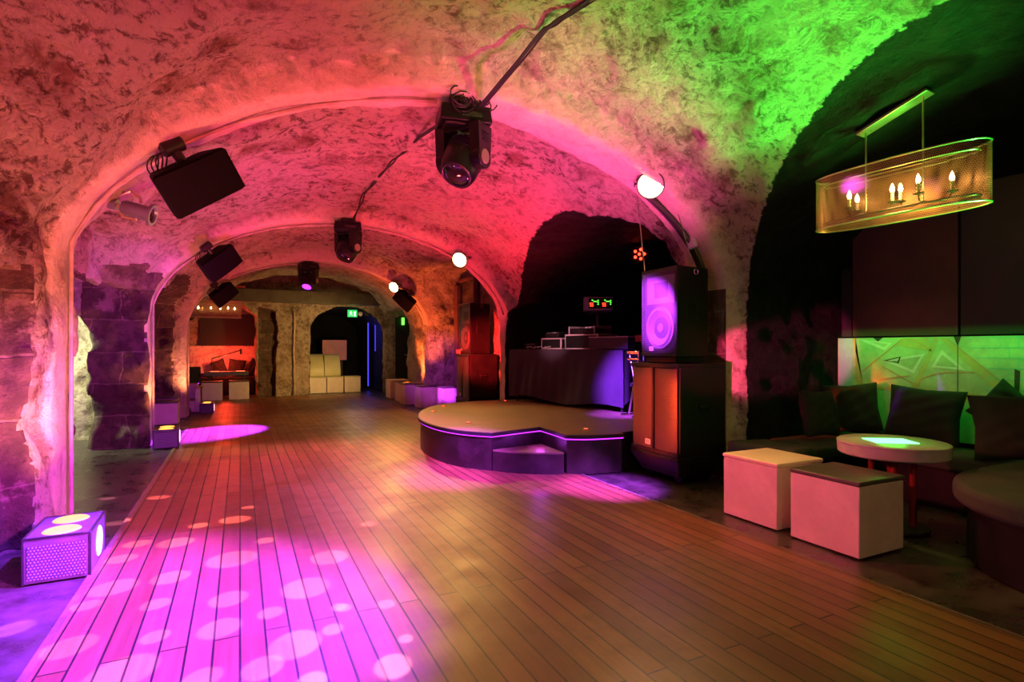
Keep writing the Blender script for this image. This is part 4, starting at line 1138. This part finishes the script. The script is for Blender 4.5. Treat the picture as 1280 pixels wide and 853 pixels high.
# ---------------- chandeliers
M['mesh'] = perforated('gold_mesh', (.5, .31, .13), (.1, .1, .1), .0125, 'uv', .37, metal=.6, rough=.42, alpha=True)
def oval(a, b, n):  # stadium-like oval
    out = []
    for i in range(n):
        t = 2 * PI * i / n; c_, s_ = math.cos(t), math.sin(t)
        out.append((b * math.copysign(abs(c_) ** .8, c_), a * math.copysign(abs(s_) ** .8, s_)))
    return out
def chandelier(label, loc, rz, L, B, H, drops, plate, tilt=0, nb=6, boxy=False):
    """origin at the shade centre, long axis local Y"""
    t = thing('chandelier', label, 'chandelier', loc, (0, 0, rz), 'mesh shade chandeliers')
    ov = oval(L / 2, B / 2, 72)
    if boxy: ov = [(B / 2, -L / 2 + L * i / 18) for i in range(19)] + [(B / 2 - B * i / 5, L / 2) for i in range(1, 6)] + [(-B / 2, L / 2 - L * i / 18) for i in range(1, 19)] + [(-B / 2 + B * i / 5, -L / 2) for i in range(1, 5)]
    n = len(ov)
    vs = []; cum = [0]
    for i in range(n): cum.append(cum[-1] + (Vector(ov[(i + 1) % n]) - Vector(ov[i])).length)
    me = bpy.data.meshes.new('shade')
    vs = [(x, y, z) for x, y in ov for z in (-H / 2, H / 2)]
    fs = [(2 * i, 2 * ((i + 1) % n), 2 * ((i + 1) % n) + 1, 2 * i + 1) for i in range(n)]
    me.from_pydata(vs, [], fs); uv = me.uv_layers.new(name='UVMap')
    for i in range(n):
        for k, (uu, vv) in enumerate([(cum[i], 0), (cum[i + 1], 0), (cum[i + 1], H), (cum[i], H)]): uv.data[i * 4 + k].uv = (uu, vv)
    me.materials.append(M['mesh']); me.shade_smooth() if not boxy else None
    o = bpy.data.objects.new('shade', me); COL.objects.link(o); o.parent = t
    for z in (-H / 2, H / 2): MB().tube([(x, y, z) for x, y in ov], .006, 6, closed=True).build('shade_ring', M['brass'], o)
    ov2 = [(x * .62, y * .9) for x, y in ov]
    MB().tube([(x, y, H / 2 - .05) for x, y in ov2], .006, 6, closed=True).build('frame_ring', M['brass'], t)
    MB().tube([(x, y, -H / 2 + .05) for x, y in ov2], .006, 6, closed=True).build('frame_ring', M['darkmetal'], t)
    (y0, z0), (y1, z1) = drops
    for y, z in drops: MB().cyl((0, y, -H / 2 + .07), (0, y, z), .006, n=8).build('rod', M['brass'], t)
    if plate:
        c0 = Vector((0, y0 - (y1 - y0) * .12, z0 - (z1 - z0) * .12)); c1 = Vector((0, y1 + (y1 - y0) * .12, z1 + (z1 - z0) * .12)); d = c1 - c0
        MB().box((c0 + c1) / 2 + Vector((0, 0, .008)), (.11, d.length, .022), Rx(math.atan2(d.z, d.y) if d.y > 0 else math.atan2(d.z, d.y) + PI)).build('ceiling_plate', M['brass'], t, bevel=.004)
    for k in range(nb):
        hub = drops[0][0] if k < nb / 2 else drops[1][0]
        a = 2 * PI * (k % (nb // 2)) / (nb // 2) + .6 + (k >= nb / 2) * .5
        bx, by = .085 * math.cos(a), hub + (L * .16) * math.sin(a)
        MB().tube([(0, hub, -H / 2 + .08), (bx * .4, hub + (by - hub) * .4, -H / 2 + .06), (bx * .85, hub + (by - hub) * .85, -H / 2 + .075), (bx, by, -H / 2 + .11)], .005, 6).lathe([(.002, 0), (.03, .008), (.034, .016), (.02, .014)], 16, Matrix.Translation((bx, by, -H / 2 + .105))).build('arm', M['darkmetal'], t)
        cn = MB().cyl((bx, by, -H / 2 + .115), (bx, by, -H / 2 + .185), .011, n=12).build('candle', M['cream'], t)
        MB().lathe([(.001, -.004), (.011, .0), (.016, .018), (.011, .04), (.002, .062)], 14, Matrix.Translation((bx, by, -H / 2 + .188))).build('bulb', M['bulb'], cn, smooth=80)
    return t
CH = (4.14, 2.37, 2.355)
chandelier('oval gold mesh chandelier with candle bulbs hanging above the lounge table', CH, .07, 1.1, .30, .385, [(.19, 2.83 - 2.355), (-.18, 2.95 - 2.355)], True)
chandelier('far rectangular chandelier with warm bulbs before the red alcove', (-.5, 14.2, 2.11), PI / 2, 1.05, .3, .36, [(.25, .75), (-.25, .75)], False, boxy=True)

# ---------------- far end: red alcove
tag(MB().box((-.42, 17.2, .93), (1.62, .03, .74)).build('alcove_mural', M['alcovepaint'] if 'alcovepaint' in M else M['white']), 'red lit painted wall with pale swoosh at the back of the alcove', 'mural')
tag(MB().box((-.28, 17.2, 1.74), (1.36, .03, .86)).build('wall_panel', M['blackpaint']), 'black panel above the red lit mural in the far alcove', 'panel')
t = thing('bar_table', 'dark low table with two glowing red tops behind the pair of cubes', 'table', (-.3, 16.0, 0))
MB().box((0, 0, .6), (1.0, .44, .1)).build('tabletop', M['darklid'], t, bevel=.006)
for x in (-.4, .4): MB().box((x, 0, .275), (.06, .36, .55)).build('leg', M['blackpaint'], t)
for x in (-.27, .31): MB().box((x, 0, .653), (.2, .16, .008)).build('light_panel', M['redglow'], t)
for k, (x, w_, lb) in enumerate([(-.5, .34, 'black cushion left in the red alcove'), (-.08, .42, 'black cushion standing in the middle of the red alcove'), (.3, .26, 'black cushion at the right end of the red alcove')]):
    o = pillow(lb, (x, 16.9 - .06 * k, .73 + .01 * k), (-.2, .5 * (k - 1) + .15, 0), w_, .4, .15, 10 + k)
    o['group'] = 'black cushions in the red alcove'
tag(MB().box((-.35, 16.85, .24), (1.4, .5, .46)).build('alcove_bench', M['blackcloth'], bevel=.03), 'black bench at the back of the red lit alcove', 'bench')
t = thing('black_armchair', 'black armchair in the red alcove left of the cubes', 'armchair', (-1.04, 15.7, 0))
MB().box((0, 0, .2), (.4, .5, .4)).build('seat', M['blackcloth'], t, bevel=.03)
MB().box((-.05, .25, .5), (.42, .12, .55)).build('backrest', M['blackcloth'], t, bevel=.03)
MB().lathe([(.001, .008), (.012, .004), (.014, 0)], 12, Matrix.Translation((.14, -.26, .39)) @ Rx(PI / 2)).build('pilot_light', M['purpleled'], t)
t = thing('boom_lamp', 'thin dark arm with a small box across the red mural', 'lamp', (-.1, 16.42, 1.1))
MB().cyl((-.55, 0, -.13), (.1, 0, .08), .014).build('boom', M['blackpaint'], t)
MB().box((.12, 0, .05), (.05, .06, .14)).build('head', M['blackpaint'], t, bevel=.006)
MB().cyl((-.55, 0, -.13), (-.55, 0, -1.08), .012).build('post', M['blackpaint'], t)
MB().cyl((-.55, 0, -1.1), (-.55, 0, -1.08), .12).build('foot', M['blackpaint'], t)
tag(MB().box((-.05, 15.2, 2.735), (.34, .14, .065)).build('red_fixture', M['redmetal'], bevel=.012), 'small red fixture lying on the dark beam', 'fixture')

# far archway: exit sign, panel, blue tubes
t = thing('exit_sign', 'green lit exit sign hanging in the far archway', 'sign', (2.83, 16.05, 2.21))
MB().box((0, 0, 0), (.26, .05, .2)).build('case', M['exitgreen'], t, bevel=.006)
man = MB()
xo = -.045
man.box((xo, -.0265, .055), (.026, .003, .026)).box((xo - .004, -.0265, .012), (.03, .003, .055), Ry(.25)).box((xo + .024, -.0265, -.035), (.014, .003, .06), Ry(-.6)).box((xo - .026, -.0265, -.04), (.014, .003, .06), Ry(.5)).box((xo + .03, -.0265, .02), (.04, .003, .012), Ry(.3)).box((xo - .032, -.0265, .022), (.035, .003, .012), Ry(-.5))
man.build('running_figure', M['exitwhite'], t)
MB().box((.06, -.0265, -.01), (.05, .003, .13)).build('doorway_mark', M['exitwhite'], t)
MB().cyl((-.09, 0, .1), (-.09, 0, .2), .006).cyl((.09, 0, .1), (.09, 0, .2), .006).build('hanger', M['darkmetal'], t)
t = thing('emergency_light', 'twin round emergency lamp beside the exit sign', 'lamp', (3.13, 16.05, 2.2))
MB().box((.0, 0, .06), (.3, .04, .05)).build('bar', M['darkmetal'], t, bevel=.006)
for x in (-.09, .09): MB().lathe([(.001, .05), (.05, .05), (.062, .035), (.05, -.03), (.001, -.04)], 24, Matrix.Translation((x, 0, 0)) @ Rx(PI / 2)).build('lamp_head', M['greybox'] if x < 0 else M['darkmetal'], t)
tag(MB().box((2.62, 17.9, 1.18), (.72, .03, .62)).build('wall_board', M['panelpink'], bevel=.004), 'pale pink board standing behind the far curved sofa', 'board')
t = tag(MB().box((2.62, 17.98, .435), (.5, .12, .87)).build('board_stand', M['blackpaint'], bevel=.006), 'black stand behind the pale pink board', 'stand')
tag(MB().box((3.46, 17.0, 1.05), (.032, .032, 1.9)).build('blue_tube', M['blueled'], bevel=.01), 'thick glowing blue upright tube in the far archway', 'lamp')
tag(MB().box((3.54, 16.4, 1.55), (.015, .03, .8)).build('blue_tube', M['blueled'], bevel=.004), 'thin blue light line right of the thick blue tube', 'lamp')
# ------------------------------------------------------------------ lights
def aim(o, tgt):
    d = Vector(tgt) - o.location
    o.rotation_euler = d.to_track_quat('-Z', 'Y').to_euler()
def spot(name, loc, tgt, col, e, ang=60, blend=.6, r=.06):
    l = bpy.data.lights.new(name, 'SPOT'); l.color = col; l.energy = e; l.spot_size = math.radians(ang); l.spot_blend = blend; l.shadow_soft_size = r
    o = bpy.data.objects.new(name, l); COL.objects.link(o); o.location = loc; aim(o, tgt); return o
def point(name, loc, col, e, r=.05):
    l = bpy.data.lights.new(name, 'POINT'); l.color = col; l.energy = e; l.shadow_soft_size = r
    o = bpy.data.objects.new(name, l); COL.objects.link(o); o.location = loc; return o
def area(name, loc, tgt, col, e, sx, sy):
    l = bpy.data.lights.new(name, 'AREA'); l.color = col; l.energy = e; l.shape = 'RECTANGLE'; l.size = sx; l.size_y = sy
    o = bpy.data.objects.new(name, l); COL.objects.link(o); o.location = loc; aim(o, tgt); return o
def gobo(o, dots, soft=.12):
    """cut the lamp's beam into round dots that fall on the given floor points"""
    l = o.data; l.use_nodes = True; nt = l.node_tree; t = NT(nt)
    em = nt.nodes.get('Emission') or nt.nodes.new('ShaderNodeEmission')
    tc = t.n('ShaderNodeTexCoord'); s = t.n('ShaderNodeSeparateXYZ'); t.l(tc.outputs['Normal'], s.inputs[0])
    zz = t.math('ABSOLUTE', s.outputs[2])
    c = t.n('ShaderNodeCombineXYZ'); t.l(t.math('DIVIDE', s.outputs[0], zz), c.inputs[0]); t.l(t.math('DIVIDE', s.outputs[1], zz), c.inputs[1])
    Mi = (Matrix.Translation(o.location) @ o.rotation_euler.to_matrix().to_4x4()).inverted()
    tot = None
    for x, y, r in dots:
        p = Mi @ Vector((x, y, 0)); u, v = p.x / -p.z, p.y / -p.z; rr = r / (Vector((x, y, 0)) - o.location).length
        d = t.n('ShaderNodeVectorMath', operation='DISTANCE'); t.l(c.outputs[0], d.inputs[0]); d.inputs[1].default_value = (u, v, 0)
        k = t.mr(d.outputs['Value'], rr * (1 - soft), rr * (1 + soft), 1, 0)
        tot = k if tot is None else t.math('ADD', tot, k)
    t.l(tot, em.inputs['Strength'])
RED = (1, .03, .06); ORANGE = (1, .27, .12); PURPLE = (.5, .04, 1); GREEN = (.03, 1, .06); WARM = (1, .55, .14)

# three warm floods on the right haunch of the ribs
for lo, e in [((3.34, 4.0, 2.72), 150), ((3.07, 8.3, 2.6), 240), ((2.8, 11.45, 2.47), 210)]:
    spot('flood_beam', lo, (lo[0] - .95, lo[1] - 2.0, lo[2] - 2.1), WARM, e, 100, .8, .09)
# vault over the near bay
spot('red_wash', (.5, 1.6, .5), (-.7, 3.3, 2.8), (1, .045, .04), 480, 120, .9, .1)
spot('rose_wash', (1.9, 1.9, .6), (.5, 3.7, 3.3), (1, .09, .08), 300, 90, .9, .1)
spot('yellow_wash', (3.3, .9, .9), (2.4, 3.2, 3.2), (1, .46, .06), 100, 85, .9, .1)
spot('green_wash', (4.5, 1.7, .9), (3.5, 2.3, 2.75), GREEN, 1800, 60, 1.0, .1)
spot('pink_wash', (2.7, 3.0, .8), (2.8, 4.3, 3.1), (1, .09, .40), 620, 70, .9, .1)
# middle bay
spot('red_wash', (3.7, 6.4, 1.0), (2.7, 7.0, 3.2), (1, .02, .05), 480, 110, .8, .1)
spot('pink_wash', (2.5, 4.8, .8), (2.5, 5.7, 3.1), (1, .05, .28), 330, 110, .8, .1)
spot('rose_wash', (1.1, 5.0, .6), (.8, 6.4, 3.1), (1, .09, .09), 260, 110, .8, .1)
spot('magenta_wash', (.5, 6.4, .4), (-.6, 6.8, 2.6), (.85, .05, .5), 340, 100, .8, .1)
# third and fourth bay
spot('rose_wash', (1.4, 9.4, .5), (1.0, 10.4, 3), (1, .07, .12), 230, 130, .8, .1)
spot('red_wash', (3.2, 9.4, .8), (3.5, 8.9, 2.2), RED, 160, 80, .8, .1)
spot('olive_wash', (2.2, 13.2, 1.2), (1.3, 15.7, 1.4), (1, .55, .14), 260, 110, .9, .1)
# lounge
l = area('green_strip', (5.24, 2.0, 1.52), (5.45, 2.0, .98), GREEN, 7, 3.3, .03); l.data.spread = math.radians(95)
spot('rose_fill', (3.2, 3.1, 1.9), (5.45, 2.95, 1.1), (1, .35, .25), 25, 36, .9, .1)
point('green_glow', (4.1, 2.36, .72), GREEN, 3, .1)
point('chandelier_glow', (4.14, 2.37, 2.33), (1, .48, .14), 11, .08)
spot('violet_beam', (2.3, 4.2, 2.75), (4.12, 2.42, 2.4), PURPLE, 1000, 3.2, .8, .03)
# violet beams
spot('violet_wash', (.9, 2.9, 2.9), (-.62, 2.85, 0), (.22, .025, 1), 15000, 58, .7, .05)
o = spot('dot_projector', (.8, 4.2, 2.9), (-.05, 3.3, 0), (1, .25, .45), 3300, 100, .2, .008)
gobo(o, DOTS) if False else None
DOTS = [(-0.61, 5.49, 0.1), (-0.26, 4.5, 0.066), (-0.03, 4.54, 0.107), (0.06, 4.84, 0.056), (-0.99, 5.68, 0.073), (-0.59, 4.25, 0.076), (-0.63, 3.99, 0.079), (-0.34, 3.55, 0.09), (-0.59, 3.53, 0.104), (-0.37, 3.21, 0.062), (-0.67, 3.34, 0.058), (-0.04, 3.7, 0.134), (-0.05, 3.12, 0.086), (0.13, 2.87, 0.057), (-0.08, 2.81, 0.086), (-0.33, 2.85, 0.055), (-0.64, 2.91, 0.089), (-0.41, 2.59, 0.118), (-0.13, 2.41, 0.07), (0.31, 3.09, 0.122), (0.21, 2.52, 0.107), (0.08, 2.39, 0.078), (0.48, 3.48, 0.111), (0.43, 2.79, 0.039), (0.37, 2.58, 0.047), (0.24, 2.21, 0.06), (-0.91, 3.24, 0.072), (0.15, 3.96, 0.06), (-0.37, 4.17, 0.103), (-0.79, 4.86, 0.086), (0.64, 2.72, 0.047), (0.54, 2.18, 0.079), (0.45, 2.77, 0.038), (0.82, 4.01, 0.057), (0.64, 2.36, 0.034)]
gobo(o, DOTS)
spot('violet_pool', (1.25, 11.2, 2.4), (-.32, 9.4, 0), (.35, .03, 1), 16000, 24, .5, .04)
spot('violet_pool', (2.3, 2.6, 2.9), (3.0, 4.16, 0), (.4, .05, 1), 11000, 19, 1.0, .04)
spot('violet_pool', (1.6, 2.4, 2.9), (2.55, 4.55, 0), (.4, .05, 1), 4500, 15, 1.0, .04)
spot('violet_pool', (.9, 3.4, 2.9), (1.9, 5.25, 0), (.4, .05, 1), 7000, 24, 1.0, .04)
spot('violet_beam', (1.5, 5.2, 2.4), (3.55, 4.30, 1.6), PURPLE, 8000, 17, .5, .04)
spot('violet_beam', (1.7, 4.9, 2.5), (4.35, 5.8, .78), (.28, .04, 1), 9000, 21, .9, .04)
spot('rose_floor_wash', (1.4, 7.6, 2.9), (.7, 6.2, 0), (1, .10, .45), 900, 80, 1.0, .06)
point('step_fill', (2.78, 5.06, .30), (.6, .05, 1), 2.2, .02)  # added point lamp, stands in for the led strip's glow on the tread
# footlights at the piers, side lights and added fill spots
spot('orange_footlight', (-.86, 4.1, .3), (-1.0, 4.95, 2.0), ORANGE, 260, 110, .8, .07)
spot('orange_footlight', (-.83, 8.35, .3), (-.95, 8.64, 2.0), ORANGE, 130, 100, .8, .07)
spot('orange_footlight', (-.72, 12.1 - .7, .3), (-.85, 11.8, 2.0), ORANGE, 100, 100, .8, .07)
spot('orange_footlight', (3.45, 12.7, .35), (3.75, 12.6, 1.6), (1, .17, .03), 450, 110, .8, .07)
spot('violet_pier', (.3, 6.4, 1.5), (-1.35, 8.4, 1.8), (.5, .06, 1), 220, 50, .7, .06)
spot('magenta_pier', (-.1, 2.6, .9), (-1.2, 4.6, .2), (.8, .06, 1), 800, 70, .8, .06)
spot('pink_side_light', (-.2, 4.6, 1.9), (3.35, 2.6, .3), (1, .09, .13), 650, 26, .8, .08)
spot('passage_lamp', (-3.0, 8.85, 1.7), (-2.0, 9.36, .7), (.95, 1, .62), 520, 110, .5, .1)
spot('pier_strip_fill', (1.6, 3.35, .8), (4.2, 3.74, 1.1), (1, .05, .22), 1000, 15, .4, .05)  # added spot, only there to brighten the pier's corner strip
spot('sub_red_fill', (.6, 4.7, .8), (3.5, 4.2, .65), (1, .07, .015), 2600, 20, .7, .05)  # added unseen spot that reddens the floor speaker's front
spot('orange_footlight', (3.2, 11.0, .5), (3.65, 11.75, 2.2), (1, .13, .03), 330, 80, .8, .07)
spot('violet_side_light', (1.6, 9.6, 1.9), (3.95, 11.7, .7), (.62, .07, 1), 260, 34, .8, .06)
spot('violet_beam', (2.0, 8.95, 2.4), (3.85, 10.95, .25), (.6, .05, 1), 2600, 8, .5, .04)
spot('gear_fill', (2.4, 6.2, 2.3), (4.4, 7.3, 1.4), (1, .42, .5), 330, 22, .7, .05)  # added spot that brightens the equipment on the table
spot('warm_fill', (1.4, -.9, 1.9), (3.5, 2.3, .3), (1, .5, .22), 70, 46, .9, .1)
# far alcove and end room
point('alcove_lamp', (-.35, 16.45, 1.0), (1, .05, .02), 60, .1)
point('alcove_lamp', (-.3, 15.95, 2.1), (1, .1, .04), 9, .1)
point('end_room_lamp', (2.6, 14.6, 1.6), (1, .75, .35), 16, .15)
point('blue_lamp', (3.3, 16.7, 1.6), (.05, .04, 1), 5, .05)
spot('red_side_light', (2.6, 7.9, 1.3), (4.0, 9.5, 1.2), (1, .02, .02), 3000, 36, .7, .06)

w = bpy.data.worlds.new('world'); SC.world = w; w.use_nodes = True
w.node_tree.nodes['Background'].inputs[0].default_value = (.25, .12, .18, 1); w.node_tree.nodes['Background'].inputs[1].default_value = .0
SC.cycles.max_bounces = 5; SC.cycles.diffuse_bounces = 2; SC.cycles.sample_clamp_indirect = 6
SC.view_settings.view_transform = 'Standard'
SC.view_settings.look = 'None'
SC.view_settings.exposure = 0
